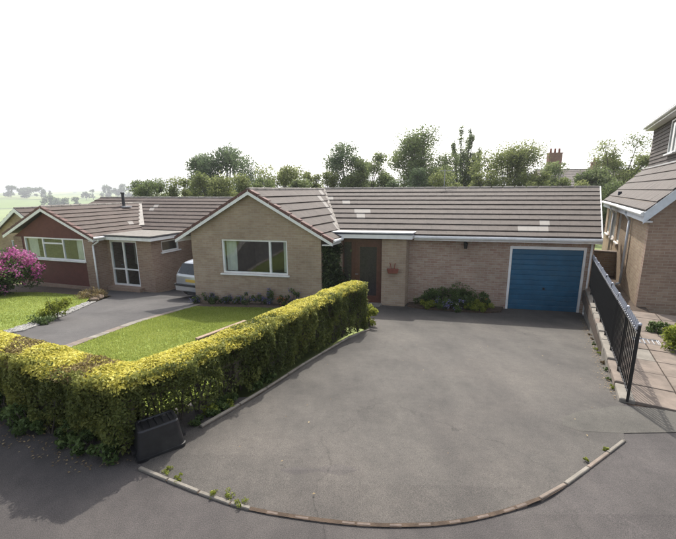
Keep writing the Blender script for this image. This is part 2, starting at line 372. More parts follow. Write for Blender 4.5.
def inside(poly, x, y):
    c = np.zeros(len(x), bool); n = len(poly); j = n - 1
    for i in range(n):
        xi, yi = poly[i]; xj, yj = poly[j]
        c ^= ((yi > y) != (yj > y)) & (x < (xj - xi) * (y - yi) / (yj - yi + 1e-12) + xi); j = i
    return c
def scatter(poly, n):
    xs = [p[0] for p in poly]; ys = [p[1] for p in poly]
    x = rng.uniform(min(xs), max(xs), n * 3); y = rng.uniform(min(ys), max(ys), n * 3); k = inside(poly, x, y); return x[k][:n], y[k][:n]
GV = np.vectorize(G)

# ================================================================== THE SETTING
def ground():
    n = 150; me = bpy.data.meshes.new('ground'); vs_ = []; fs = []
    tt = [2 * i / n - 1 for i in range(n + 1)]; wr = lambda t: 34 * t + 2300 * t ** 5
    for b in tt:
        for a in tt:
            x, y = wr(a), wr(b) + 8; r = math.hypot(x, y)
            base = G(x, y) if r < 60 else 0
            if y < 1: base = 1.1
            vs_.append((x, y, base - .22 + (far(x, y) if y > 0 else -.3 * sm((r - 40) / 200))))
    for j in range(n):
        for i in range(n): k = j * (n + 1) + i; fs.append((k, k + 1, k + n + 2, k + n + 1))
    me.from_pydata(vs_, [], fs); me.materials.append(M['meadow'])
    for p in me.polygons: p.use_smooth = True
    o = bpy.data.objects.new('ground', me); COL.objects.link(o); o['kind'] = 'structure'
ground()
FLAT = lambda z: (lambda x, y: z)
ROADZ = 1.19
sheet('road', [(-40, -7), (40, -7), (40, 1.25), (-40, 1.25)], 'road', 0, FLAT(ROADZ), 2)
sheet('far_pavement', [(-40, -9), (40, -9), (40, -7), (-40, -7)], 'pave', .12, FLAT(ROADZ), 2, skirt=.13)
HL = [(-5.3, 4.62), (-3.99, 4.01), (-2.87, 3.46), (-2.02, 3.16)]               # outer base line of the hedge, pavement side
HR = [(-2.02, 3.16), (-1.62, 3.72), (-1.2, 4.62), (-.63, 6.06), (.19, 7.92), (.66, 8.6)]   # drive side
EDGE = [(-1.84, 3.02), (-1.18, 2.73), (-.71, 2.56), (-.07, 2.44), (.46, 2.40), (1.01, 2.45), (1.65, 2.65), (2.21, 3.0), (3.1, 3.62)]
def catmull(P, k=4):
    P = [Vector(p) for p in P]; out = []
    for i in range(len(P) - 1):
        a, b, c, d = P[max(i - 1, 0)], P[i], P[i + 1], P[min(i + 2, len(P) - 1)]
        for j in range(k):
            t = j / k; q = .5 * (2 * b + (c - a) * t + (2 * a - 5 * b + 4 * c - d) * t * t + (3 * b - a - 3 * c + d) * t ** 3); out.append((q.x, q.y))
    return out + [tuple(P[-1])]
EDGE = catmull(EDGE)
sheet('pavement', [(-16, 1.45), (16, 1.45), (16, 4.0), (8, 4.42), (3.8, 4.62), (3.0, 5.4), (-2.0, 4.4), (-4.6, 5.6), (-16, 9)], 'pave', 0, G, .5, skirt=.14)
DRIVE = EDGE + [(3.45, 4.1), (3.86, 4.62), (5.62, 7.66), (7.45, 10.9), (7.62, 11.45), (2.45, 12.5), (2.2, 12.3), (.0, 12.85), (-.45, 11.9), (.9, 9.4), (.72, 8.7), (.24, 7.94), (-.58, 6.06), (-1.16, 4.6), (-1.6, 3.66)]
sheet('driveway', DRIVE, 'drive', .006, G, .4)
LAWN = [(-5.02, 6.55), (-5.02, 9.2), (-4.62, 11.75), (-4.3, 11.62), (-.7, 11.0), (.35, 9.3), (-.2, 8.0), (-1.0, 6.1), (-1.6, 4.7), (-2.3, 3.85), (-4.3, 4.75), (-4.9, 5.4)]
NDRIVE = [(-6.2, 4.4), (-5.32, 5.2), (-5.24, 6.9), (-5.26, 9.2), (-4.85, 12.0), (-4.78, 13.1), (-3.0, 17.2), (-7.2, 20), (-10.4, 16.2), (-10.0, 15.45), (-9.6, 14.6), (-8.7, 14.0), (-8.28, 12.4), (-7.45, 9.75), (-7.02, 7.95), (-8.2, 5.6)]
sheet('neighbour_driveway', NDRIVE, 'ndrive', .012, G, .5)
LLAWN = [(-7.35, 7.75), (-7.75, 9.7), (-8.5, 12.2), (-9.3, 13.7), (-11.6, 14.4), (-15.5, 13.5), (-15, 7), (-8.6, 5.6)]
GRAVEL = [(-7.02, 7.95), (-7.45, 9.75), (-8.28, 12.4), (-8.5, 12.2), (-7.75, 9.7), (-7.35, 7.75), (-8.6, 5.6), (-8.2, 5.6)]
sheet('gravel_border', GRAVEL, 'gravelm', .02, G, .4)
sheet('lawn', LAWN, 'grass', .02, G, .5)
sheet('lawn', LLAWN, 'grass', .02, G, .5)
sheet('garden_soil', [(-9.3, 13.7), (-8.7, 14.0), (-9.6, 14.6), (-10.0, 15.45), (-15.5, 17.4), (-15.5, 13.5), (-11.6, 14.4)], 'earth', .015, G, .5)
sheet('flower_bed', [(-4.95, 12.35), (-4.62, 11.75), (-4.3, 11.62), (-.7, 11.0), (-.45, 11.9), (-.4, 12.0)], 'earth', .03, G, .4)

# edging slabs between the lawn and the next drive
def edging(name, pts, wid, seg, mat, off, hgt, jit=.01):
    root = MB().build(name, mat) if False else None
    pos = []; tot = 0
    P = [Vector((x, y, 0)) for x, y in pts]
    lens = [(P[i + 1] - P[i]).length for i in range(len(P) - 1)]; T = sum(lens); k = 0.0; out = []
    def at(s):
        for i, l in enumerate(lens):
            if s <= l or i == len(lens) - 1: return P[i].lerp(P[i + 1], s / l)
            s -= l
    while k < T - .02:
        e = min(T, k + seg * rnd.uniform(.9, 1.1)); out.append((at(k + .006), at(e - .006))); k = e
    return out
def stones(parent_obj, name, segs, wid, mats, off, hgt, jit=.008):
    for a, b in segs:
        d = (b - a).normalized(); nrm_ = Vector((-d.y, d.x, 0)); w2 = wid * rnd.uniform(.9, 1.05) / 2; dz = rnd.uniform(-jit, jit)
        vv = []
        for zz in (-hgt, 0):
            for p, s_ in ((a, 1), (a, -1), (b, -1), (b, 1)):
                q = p + nrm_ * w2 * s_; vv.append((q.x, q.y, G(q.x, q.y) + off + zz + dz))
        MB().hexa(vv).build(name, rnd.choice(mats), parent_obj, bevel=.006)
def strip(name, pts, wid, mat, off):
    l = [Vector((x, y, 0)) for x, y in pts]; a = []; b = []
    for i, p in enumerate(l):
        d = (l[min(i + 1, len(l) - 1)] - l[max(i - 1, 0)]).normalized(); q = Vector((-d.y, d.x, 0)) * wid / 2; a.append((p + q).to_tuple()[:2]); b.append((p - q).to_tuple()[:2])
    return sheet(name, a + b[::-1], mat, off, G, .4)
lp = [(-5.13, 5.6), (-5.13, 9.2), (-4.73, 11.9), (-4.7, 12.3)]
ed = strip('lawn_edging', lp, .2, 'earth', .014); stones(ed, 'slab', edging('', lp, .22, .6, '', 0, 0), .2, ['slab', 'slab', 'concrete'], .035, .06)
ks = strip('kerb', EDGE, .034, 'earth', .010)
segs = edging('', EDGE[:9], .08, .34, '', 0, 0); stones(ks, 'kerb_stone', segs, .036, ['concrete'], .020, .08, .003)
segs = [g_ for g_ in edging('', EDGE[8:25], .08, .12, '', 0, 0) if rnd.random() < .72]; stones(ks, 'kerb_stone', segs, .030, ['kerbbrown'], .0115, .08, .002)
segs = edging('', EDGE[24:], .08, .42, '', 0, 0); stones(ks, 'kerb_stone', segs, .036, ['concrete', 'slab'], .022, .08, .003)
hb = [(x + .10, y - .02) for x, y in HR[1:]]
hk = strip('hedge_edging', hb, .06, 'earth', .018); stones(hk, 'edging_stone', edging('', hb, .1, .62, '', 0, 0), .04, ['concrete'], .034, .08, .004)
sheet('repair_patch', [(2.62, 3.93), (2.72, 4.12), (3.0, 4.3), (3.7, 4.52), (4.6, 4.40), (6.0, 4.2), (6.0, 3.75), (4.0, 3.84), (3.2, 3.78), (2.75, 3.8)], 'patch', .0075, G, .3)

# ---------------------------------------------------------------- right-hand path, wall and fence
FA = Vector((3.86, 4.62)); FD = Vector((math.sin(R(30)), math.cos(R(30)))); FN = Vector((FD.y, -FD.x))
def ZP(x, y):
    s = (Vector((x, y)) - FA).dot(FD); return .985 - .030 * max(s, -.5)
pb = lambda s, t: (FA + FD * s + FN * t)
P2 = lambda s, t: tuple(pb(s, t))
sheet('path_bed', [P2(-.02, .03), P2(12, -.2), P2(12, 1.2), P2(4.9, 1.2), P2(4.2, 9), P2(-1.3, 9), P2(-.75, 1.4)], 'earth', -.02, ZP, .5, skirt=.3)
path = strip('path', [P2(0, .05), P2(.1, .05)], .02, 'earth', -.1)
k = 0
for i in range(-2, 16):
    for j in range(0, 5):
        s0 = i * .6 + .02; t0 = .06 + j * .6 + .0
        if j >= 2 and not (4.0 < s0 < 5.2): continue
        if j == 1 and s0 > 5.2: continue
        c = [(s0 + .008, t0 + .008), (s0 + .592, t0 + .008), (s0 + .592, t0 + .592), (s0 + .008, t0 + .592)]
        if s0 < -.06 - .9 * max(0, t0 - .1): continue
        dz = rnd.uniform(-.006, .006); vv = []
        for zz in (-.05, 0):
            for s_, t_ in c: q = pb(s_, t_); vv.append((q.x, q.y, ZP(q.x, q.y) + .022 + zz + dz))
        MB().hexa(vv).build('paving_slab', rnd.choice(['slab', 'slab', 'slab', 'concrete']), path, bevel=.006)
# retaining wall under the fence
wr_ = thing('retaining_wall', (*pb(0, 0), G(*pb(0, 0))), 'low stone retaining wall with capstones below the black fence beside the driveway', 'wall')
mb = MB(); n = 16; LW = 8.2
for i in range(n):
    s0, s1 = LW * i / n, LW * (i + 1) / n; vv = []
    for top in (0, 1):
        for s_, t_ in ((s0, -.02), (s1, -.02), (s1, .13), (s0, .13)):
            q = pb(s_, t_); z = (ZP(q.x, q.y) - .05) if top else G(q.x, q.y) - .25; vv.append((q.x, q.y, z))
    mb.hexa(vv)
mb.build('wall_body', 'concrete', wr_)
s_ = 0.0
while s_ < LW - .2:
    e = min(LW, s_ + rnd.uniform(.42, .6)); vv = []; lift = rnd.uniform(.0, .035)
    for zz in (-.052, .028 + lift):
        for a, t_ in ((s_ + .008, -.05 + rnd.uniform(-.01, .01)), (e - .008, -.05), (e - .008, .125), (s_ + .008, .125)):
            q = pb(a, t_); vv.append((q.x, q.y, ZP(q.x, q.y) + zz))
    MB().hexa(vv).build('capstone', rnd.choice(['slab', 'concrete', 'concrete']), wr_, bevel=.012); s_ = e
fe = thing('railing_fence', (*pb(0, .03), ZP(*pb(0, .03)) + .03), 'black iron railing fence with silver finials standing on the retaining wall', 'fence')
FL = 7.7; fz = lambda s: ZP(*pb(s, .03)) + .035
pt = lambda s, z, t=.035: (*pb(s, t), fz(s) + z)
for s_ in np.linspace(0, FL, 9):
    m1 = MB(); m1.bar(pt(s_, -.03), pt(s_, 1.05), .022, n=4); pst = m1.build('post', 'black', fe)
    MB().ball(pt(s_, 1.065), .024).build('post_cap', 'finial', pst, smooth=True)
for z in (.10, .93): MB().bar(pt(0, z), pt(FL, z), .013, n=4).build('rail', 'black', fe)
barme = None
nb_ = int(FL / .115)
for i in range(1, nb_):
    s_ = i * FL / nb_; p0 = Vector(pt(s_, 0))
    L0 = Vector(fe.location)
    if barme is None:
        m1 = MB().bar((0, 0, .07), (0, 0, .985), .0105, n=4); ob = m1.build('bar', 'black', fe, off=(0, 0, 0)); barme = ob.data
        m2 = MB().bar((0, 0, 1.0), (0, 0, 1.08), .024, .003, n=6); m2.bar((0, 0, .96), (0, 0, 1.0), .010, .024, n=6); m2.ball((-.02, 0, .975), .014, 5, 4); m2.ball((.02, 0, .975), .014, 5, 4); of = m2.build('finial', 'finial', ob, off=(0, 0, 0)); fime = of.data
    else:
        ob = bpy.data.objects.new('bar', barme); COL.objects.link(ob); ob.parent = fe
        of = bpy.data.objects.new('finial', fime); COL.objects.link(of); of.parent = ob
    ob.location = p0 - L0
gr = thing('drain_grate', (*pb(2.9, .70), ZP(*pb(2.9, .70))), 'small galvanised drain grate set in the slab path beside the fence', 'drain')
q = pb(2.9, .70); zq = ZP(q.x, q.y) + .025
for i in range(6):
    a = pb(2.80, .52 + i * .07); b = pb(3.04, .52 + i * .07); MB().bar((a.x, a.y, zq), (b.x, b.y, zq), .012, n=4).build('grate_bar', 'iron', gr)
a0 = pb(2.78, .49); a1 = pb(2.78, .90); b0 = pb(3.06, .49); b1 = pb(3.06, .90); mb = MB()
for p_, q_ in ((a0, a1), (b0, b1), (a0, b0), (a1, b1)): mb.bar((p_.x, p_.y, zq - .004), (q_.x, q_.y, zq - .004), .014, n=4)
mb.build('grate_frame', 'iron', gr)

# ================================================================== HOUSES
def wall_cells(mb, u0, u1, z0, z1, d0, d1, ops):
    us = sorted({u0, u1, *[o[0] for o in ops], *[o[1] for o in ops]}); zs = sorted({z0, z1, *[o[2] for o in ops], *[o[3] for o in ops]})
    for i in range(len(us) - 1):
        # merge vertically where nothing is cut out
        col = []
        for j in range(len(zs) - 1):
            cu, cz = (us[i] + us[i + 1]) / 2, (zs[j] + zs[j + 1]) / 2
            if not any(o[0] < cu < o[1] and o[2] < cz < o[3] for o in ops):
                if col and abs(col[-1][1] - zs[j]) < 1e-6: col[-1][1] = zs[j + 1]
                else: col.append([zs[j], zs[j + 1]])
        for a, b in col: mb.box((us[i], d0, a), (us[i + 1], d1, b))
def window(parent, fr, u0, u1, z0, z1, d, splits=(), trans=None, sill=True, fw=.055, curtain=None, room=.9, mat='white', roomside=1, name='window'):
    """front at depth d, looks towards -d ; splits: u positions of mullions, trans: list of (ua,ub,z) transoms"""
    mb = MB(); e = .03
    mb.box((u0, d + e, z0), (u0 + fw, d + e + .07, z1)); mb.box((u1 - fw, d + e, z0), (u1, d + e + .07, z1))
    mb.box((u0 + fw, d + e, z1 - fw), (u1 - fw, d + e + .07, z1)); mb.box((u0 + fw, d + e, z0), (u1 - fw, d + e + .07, z0 + fw))
    f = mb.build(name, mat, parent, fr)
    for s_ in splits: B('mullion', (s_ - fw * .55, d + e + .005, z0 + fw), (s_ + fw * .55, d + e + .065, z1 - fw), mat, f, fr)
    for ua, ub, z in (trans or []): B('transom', (ua, d + e + .008, z - .03), (ub, d + e + .062, z + .03), mat, f, fr)
    xs = [u0 + fw * .5] + list(splits) + [u1 - fw * .5]
    for a, b in zip(xs, xs[1:]): B('pane', (a + .012, d + e + .032, z0 + fw * .5), (b - .012, d + e + .038, z1 - fw * .5), 'glass', f, fr)
    if sill: B('sill', (u0 - .06, d - .07, z0 - .055), (u1 + .06, d + .1, z0 - .003), mat, f, fr, bevel=.006)
    if room:
        mb = MB(); a, b, zz0, zz1, d0, d1 = u0 - .4, u1 + .4, z0 - .5, z1 + .25, d + .27, d + .27 + room
        P = [(a, d0, zz0), (b, d0, zz0), (b, d1, zz0), (a, d1, zz0), (a, d0, zz1), (b, d0, zz1), (b, d1, zz1), (a, d1, zz1)]
        mb.add(P, [(0, 1, 2, 3), (4, 7, 6, 5), (1, 5, 6, 2), (2, 6, 7, 3), (3, 7, 4, 0)]); mb.build('room_lining', 'room', f, fr)
    if curtain:
        for a, b in curtain:
            mb = MB(); k = max(4, int((b - a) / .05)); vs_ = []
            for i in range(k + 1):
                uu = a + (b - a) * i / k; dd = d + .16 + .025 * math.sin(i * 1.9); vs_ += [(uu, dd, z0 + .06), (uu, dd, z1 - .05)]
            mb.add(vs_, [(2 * i, 2 * i + 2, 2 * i + 3, 2 * i + 1) for i in range(k)]); mb.build('curtain', 'curtain', f, fr, smooth=True)
    return f
def roof_slope(parent, fr, e0, e1, r0, r1, ncourse, mat, name='roof_slope', tw=.30, th=.042, clip=None, pale=()):
    """e0->e1 eave line, r0->r1 ridge line (local). clip(s)->(t0,t1) fraction range along the course. Courses are parts with separate tiles."""
    e0, e1, r0, r1 = map(Vector, (e0, e1, r0, r1))
    nrm_ = (e1 - e0).cross(r0 - e0).normalized()
    if nrm_.z < 0: nrm_ = -nrm_
    def at(t, s): return e0.lerp(e1, t).lerp(r0.lerp(r1, t), s)
    clip = clip or (lambda s: (0, 1))
    mb = MB(); pts = []; K = 8
    lo = []; hi = []
    for i in range(K + 1):
        s_ = i / K; a, b = clip(s_); lo.append(at(a, s_) - nrm_ * .02); hi.append(at(b, s_) - nrm_ * .02)
    mb.add(lo + hi, [(i, i + K + 1, i + K + 2, i + 1) for i in range(K)])
    deck = mb.build(name, 'felt', parent, fr)
    L = (e1 - e0).length
    for c in range(ncourse):
        s0 = c / ncourse - (.0 if c == 0 else .02); s1 = (c + 1) / ncourse + .0
        a0, b0 = clip(max(0, c / ncourse)); a1, b1 = clip(min(1, s1)); mb = MB()
        nt_ = max(1, int(round(L * max(b0 - a0, b1 - a1) / tw)))
        for i in range(nt_):
            t0 = i / nt_; t1 = (i + 1) / nt_; g = .001 / max(.1, L)
            q = []
            lift = rnd.uniform(-.002, .002); tn = rnd.gauss(0, .03)
            if (c, i) in pale: tn = 1.1 + rnd.uniform(-.3, .3)
            for (t_, s_, up) in ((t0, s0, 1), (t1, s0, 1), (t1, s1, 0), (t0, s1, 0)):
                aa, bb = (a0, b0) if s_ == s0 else (a1, b1)
                tt = aa + (bb - aa) * t_; tt += g if t_ == t0 else -g
                base = at(tt, s_)
                q.append((base + nrm_ * (.006 if up else -.012 + 0), base + nrm_ * ((th + lift + .012) if up else .014)))
            mb.hexa([x[0] for x in q] + [x[1] for x in q], tn)
        mb.build('tile_course', mat, deck, fr)
    return deck
def ridge_line(parent, fr, a, b, mat='ridge', seg=.42, r=.075):
    a = Vector(a); b = Vector(b); n = max(1, int((b - a).length / seg)); mb = MB()
    for i in range(n):
        p = a.lerp(b, i / n + .0015); q = a.lerp(b, (i + 1) / n - .0015); dz = Vector((0, 0, -.02 + rnd.uniform(-.004, .004)))
        mb.bar(p + dz, q + dz, r, n=10)
    return mb.build('ridge_tiles', mat, parent, fr)
def barge(parent, fr, pts, d, wid, mat, th=.03):
    """boards along the gable edge ; pts (u,z) upper edge"""
    for (a, b) in zip(pts, pts[1:]):
        mb = MB(); P = []
        for dd in (d, d + th):
            P += [(a[0], dd, a[1] - wid), (b[0], dd, b[1] - wid), (b[0], dd, b[1]), (a[0], dd, a[1])]
        mb.hexa(P); mb.build('bargeboard', mat, parent, fr)
def verge_tiles(parent, fr, a, b, d, n, mat='vtile'):
    for i in range(n):
        t0, t1 = i / n, (i + 1) / n - .004
        p = (a[0] + (b[0] - a[0]) * t0, a[1] + (b[1] - a[1]) * t0); q = (a[0] + (b[0] - a[0]) * t1, a[1] + (b[1] - a[1]) * t1); P = []
        for dd in (d, d + .16): P += [(p[0], dd, p[1] - .075), (q[0], dd, q[1] - .075), (q[0], dd, q[1] + .012), (p[0], dd, p[1] + .035)]
        MB().hexa(P).build('verge_tile', mat, parent, fr)
def gutter(parent, fr, a, b, r=.055, mat='offwhite'): return MB().bar(a, b, r, n=8).build('gutter', mat, parent, fr)

# ---- the main bungalow
O1 = Vector((12.58 * S12, 12.58 * C12, 0)); fr1 = frame(O1, 12, 24)
h1 = thing('bungalow', O1, 'buff brick bungalow with brown tiled roof and blue garage door', 'house')
GD = -1.206; UL, UR, UP = -7.25, -2.72, -4.985; EZ = 2.27; PZ = 3.82
slope = (PZ - EZ) / (UP - (-7.66)); EU0, EU1 = -7.66, -2.31
# front gable wall
mb = MB(); W0 = (-6.15, -3.84, 1.08, 2.22)
wall_cells(mb, UL, UR, -.8, 2.25, GD, GD + .25, [W0])
zt = lambda u: EZ + (u - EU0) * slope - .10 if u < UP else EZ + (EU1 - u) * slope - .10
mb.prism([(UL, 2.25), (UR, 2.25), (UR, zt(UR)), (UP, zt(UP)), (UL, zt(UL))], GD, GD + .25); mb.build('gable_wall', 'buff', h1, fr1)
mb = MB(); mb.box((UL, GD + .25, -.8), (UL + .25, 8, 2.5)); mb.box((UR - .25, GD + .25, -.4), (UR, -.05, 2.45)); mb.build('wing_side_wall', 'buff', h1, fr1)
window(h1, fr1, *W0, GD, splits=(-4.46,), curtain=[(-6.08, -5.72), (-4.05, -3.9)], room=2.2)
# garage front wall
DG = (2.86, 5.02, -.05, 2.06); mb = MB(); wall_cells(mb, -.26, 5.22, -.4, 2.36, 0, .25, [DG]); mb.build('front_wall', 'mixbrick', h1, fr1)
B('side_wall', (4.97, .25, -.4), (5.22, 8, 2.36), 'mixbrick', h1, fr1)
mb = MB(); wall_cells(mb, UL, 5.22, -.5, 2.3, 8, 8.25, []); mb.build('rear_wall', 'mixbrick', h1, fr1)
# porch block with door
PD = -.40; B('porch_wall', (-1.04, PD, -.4), (-.262, .0, 2.28), 'buff', h1, fr1)
B('porch_return', (-.26, PD + .005, -.4), (-.02, -.002, 2.28), 'mixbrick', h1, fr1) if False else None
dr = MB(); dr.box((-2.03, PD + .12, .0), (-1.97, PD + .2, 2.2)); dr.box((-1.10, PD + .12, .0), (-1.045, PD + .2, 2.2)); dr.box((-1.97, PD + .12, 2.12), (-1.10, PD + .2, 2.2)); dr.box((-1.97, PD + .10, -.03), (-1.10, PD + .22, .03))
door = dr.build('door', 'door', h1, fr1)
mb = MB(); mb.box((-1.97, PD + .14, .03), (-1.82, PD + .185, 2.12)); mb.box((-1.25, PD + .14, .03), (-1.10, PD + .185, 2.12)); mb.box((-1.82, PD + .14, .03), (-1.25, PD + .185, .28)); mb.box((-1.82, PD + .14, 1.95), (-1.25, PD + .185, 2.12)); mb.build('door_leaf', 'door', door, fr1)
B('door_glass', (-1.82, PD + .155, .28), (-1.25, PD + .17, 1.95), 'obscure', door, fr1)
MB().bar((-1.86, PD + .10, 1.02), (-1.95, PD + .10, 1.02), .012).build('door_handle', 'iron', door, fr1)
B('door_step', (-2.05, PD - .28, -.1), (-1.0, PD + .1, .06), 'concrete', h1, fr1, bevel=.01)
sd = B('side_light', (-2.40, PD + .13, .0), (-2.035, PD + .19, 2.2), 'door', h1, fr1); B('side_light_glass', (-2.34, PD + .115, .3), (-2.09, PD + .128, 2.1), 'obscure', sd, fr1)
B('porch_infill', (UR + .002, PD + .12, -.3), (-2.402, PD + .3, 2.25), 'buff', h1, fr1)
B('hall_wall', (-2.72, PD + .32, -.3), (-.27, PD + .38, 2.3), 'room', h1, fr1)
# flat porch roof
fl = B('porch_roof', (-2.62, PD - .24, 2.44), (-.02, .3, 2.475), 'lead', h1, fr1)
B('fascia', (-2.60, PD - .22, 2.27), (-.04, PD - .19, 2.40), 'white', fl, fr1); B('fascia', (-.07, PD - .188, 2.27), (-.042, .0, 2.40), 'white', fl, fr1)
B('felt_edge', (-2.61, PD - .235, 2.40), (-.03, PD - .15, 2.442), 'feltedge', fl, fr1); B('felt_edge', (-.10, PD - .148, 2.40), (-.028, .0, 2.442), 'feltedge', fl, fr1)
B('soffit', (-2.58, PD - .19, 2.285), (-.075, -.002, 2.30), 'white', fl, fr1)
# main roof
RD = 4.1; RZ = 3.84; ED = -.34
tan_ = (RZ - 2.37) / (RD - ED)
VU = 5.30
# skewed right verge follows the photograph's depth direction (u grows a little with depth)
def vu(d): return VU + .14 * (d - ED)
# valley: intersection of wing right slope and main slope
WD0 = GD - .16
def wing_z(u): return PZ - (u - UP) * slope
def main_z(d): return 2.37 + (d - ED) * tan_
LU = UP; tot = vu(ED) - LU
def clip_main(s):
    d = ED + (RD - ED) * s; z = main_z(d)
    u = UP + (PZ - min(z, PZ)) / slope
    return ((u - LU) / (vu(d) - LU), 1)
pale = {(1, 17), (2, 18), (2, 17), (4, 14), (1, 27), (1, 28), (1, 29), (0, 0)}
pale = {(7, 0), (6, 2), (4, 3), (4, 4), (3, 3), (1, 20), (1, 21), (2, 23), (1, 22)}
deck = roof_slope(h1, fr1, (LU, ED, 2.37), (vu(ED), ED, 2.37), (LU, RD, RZ), (vu(RD), RD, RZ), 10, 'tile', clip=clip_main, pale=pale)
rear = roof_slope(h1, fr1, (UL - .3, 2 * RD - ED, 2.37), (VU, 2 * RD - ED, 2.37), (UL - .3, RD, RZ), (VU, RD, RZ), 6, 'tile')
ridge_line(h1, fr1, (UP, RD, RZ + .02), (vu(RD), RD, RZ + .02)); 
# wing roof, right slope runs back to the valley; left slope to the main ridge
WE = RD
def clip_wr(s):  # s: eave(right)->ridge ; t along depth
    u = EU1 + (UP - EU1) * s; z = wing_z(u); dmax = min(RD, ED + (z - 2.37) / tan_) if z > 2.37 else ED
    return (0, (max(dmax, ED) - WD0) / (RD - WD0))
wr1 = roof_slope(h1, fr1, (EU1, WD0, EZ), (EU1, RD, EZ), (UP, WD0, PZ), (UP, RD, PZ), 7, 'tile', clip=clip_wr, pale={(0, 5), (1, 6), (2, 8), (3, 10), (4, 12), (5, 13), (6, 16)}, tw=.3)
wr2 = roof_slope(h1, fr1, (EU0, WD0, EZ), (EU0, RD, EZ), (UP, WD0, PZ), (UP, RD, PZ), 7, 'tile')
ridge_line(h1, fr1, (UP, WD0, PZ + .02), (UP, RD, PZ + .02))
# valley lead
mb = MB(); vA = (UP + .02, RD - .05, RZ - .02); zb = 2.40; uB = UP + (PZ - zb) / slope; vB = (uB, ED + (zb - 2.37) / tan_, zb)
mb.add([(vA[0] - .035, vA[1] - .01, vA[2] + .05), (vA[0] + .035, vA[1] + .01, vA[2] + .05), (vB[0] + .05, vB[1] + .02, vB[2] + .06), (vB[0] - .05, vB[1] - .02, vB[2] + .06)], [(0, 1, 2, 3)]); mb.build('valley_flashing', 'ridge', h1, fr1)
# gable trim
barge(h1, fr1, [(EU0 - .04, EZ - .02), (UP, PZ + .0)], WD0 - .03, .15, 'white'); barge(h1, fr1, [(UP, PZ), (EU1 + .04, EZ - .02)], WD0 - .03, .15, 'white')
verge_tiles(h1, fr1, (EU0 - .05, EZ + .0), (UP, PZ + .03), WD0 - .035, 8); verge_tiles(h1, fr1, (EU1 + .05, EZ + .0), (UP, PZ + .03), WD0 - .035, 8)
B('soffit', (EU1 - .30, WD0, EZ - .16), (EU1 + .0, PD - .25, EZ - .13), 'white', h1, fr1)
B('fascia', (EU1 - .02, WD0, EZ - .155), (EU1 + .01, PD - .24, EZ + .0), 'white', h1, fr1); gutter(h1, fr1, (EU1 + .05, WD0 + .02, EZ - .03), (EU1 + .05, PD - .24, EZ - .03))
B('fascia', (EU0 - .01, WD0, EZ - .155), (EU0 + .02, 6, EZ + .0), 'white', h1, fr1)
B('fascia', (-.038, ED + .02, 2.21), (VU, ED + .05, 2.36), 'white', h1, fr1); gutter(h1, fr1, (-.02, ED - .04, 2.315), (VU + .02, ED - .04, 2.315))
B('soffit', (-.038, ED + .05, 2.225), (VU, .0, 2.245), 'offwhite', h1, fr1)
# right verge
mb = MB(); P = []
for uu in (0, .04): P += [(vu(ED) + uu, ED, 2.21), (vu(RD) + uu, RD, RZ - .16), (vu(RD) + uu, RD, RZ + .05), (vu(ED) + uu, ED, 2.40)]
mb.hexa(P); mb.build('bargeboard', 'offwhite', h1, fr1)
mb = MB(); mb.prism([(0, 0)] * 3, 0, 0) if False else None
mb.add([(5.22, -.0, 2.3), (5.22, 8.2, 2.3), (5.22, RD, RZ - .12), (4.97, 0, 2.3), (4.97, 8.2, 2.3), (4.97, RD, RZ - .12)], [(0, 1, 2), (3, 5, 4), (0, 3, 4, 1), (1, 4, 5, 2), (2, 5, 3, 0)]); mb.build('end_gable_wall', 'mixbrick', h1, fr1)
# garage door
mb = MB(); mb.box((2.86, -.012, -.03), (2.93, .10, 2.06)); mb.box((4.95, -.012, -.03), (5.02, .10, 2.06)); mb.box((2.93, -.012, 1.97), (4.95, .10, 2.06)); gdo = mb.build('garage_door', 'white', h1, fr1)
npan = 12; zz = np.linspace(.0, 1.965, npan + 1)
for i in range(npan):
    z0, z1 = zz[i], zz[i + 1] - .003; mb = MB(); a, b = 2.935, 4.945
    pf = [(.042, z0), (.032, z0 + .012), (.028, z1 - .012), (.042, z1), (.07, z1), (.07, z0)]; nn_ = len(pf)
    mb.add([(a, d, z) for d, z in pf] + [(b, d, z) for d, z in pf], [(k, (k + 1) % nn_, (k + 1) % nn_ + nn_, k + nn_) for k in range(nn_)]); mb.build('door_panel', 'blue', gdo, fr1)
mb = MB(); mb.bar((3.94, .0, .72), (3.94, .04, .72), .035, n=10); mb.bar((3.90, .0, .72), (3.98, .0, .72), .012); mb.build('handle', 'black', gdo, fr1)
B('room_lining', (2.9, .12, -.1), (4.97, .16, 2.06), 'black', gdo, fr1)
mb = MB(); mb.bar((5.14, -.07, 2.2), (5.14, -.07, .02), .034, n=8); mb.bar((5.14, -.07, 2.2), (5.16, ED - .02, 2.30), .034, n=8); mb.bar((5.14, -.07, .03), (5.14, -.17, -.01), .034, n=8); mb.build('downpipe', 'white', h1, fr1, smooth=True)
# wall lantern and wall trough are things of their own
p = fr1((1.52, -.10, 1.95)); wl = thing('wall_lantern', p, 'small black wall lantern under the gutter of the buff bungalow', 'lantern')
mb = MB(); mb.box((-.02, .03, .06), (.02, .10, .24)); mb.bar((0, .06, .20), (0, -.03, .22), .012); mb.build('bracket', 'black', wl, off=(0, 0, 0))
mb = MB(); mb.bar((0, -.03, .0), (0, -.03, .17), .045, .065, n=6); mb.bar((0, -.03, .17), (0, -.03, .23), .075, .01, n=6); mb.build('lamp_body', 'black', wl, off=(0, 0, 0))
p = fr1((-.66, PD - .07, 1.13)); wp = thing('wall_trough', p, 'dark red wall trough with two upright stems fixed to the porch pillar', 'planter')
mb = MB(); P = [(-.15, -.06, 0), (.15, -.06, 0), (.15, .07, 0), (-.15, .07, 0), (-.19, -.09, .15), (.19, -.09, .15), (.19, .07, .15), (-.19, .07, .15)]; mb.hexa(P); mb.build('trough', 'terracotta', wp, off=(0, 0, 0), bevel=.008)
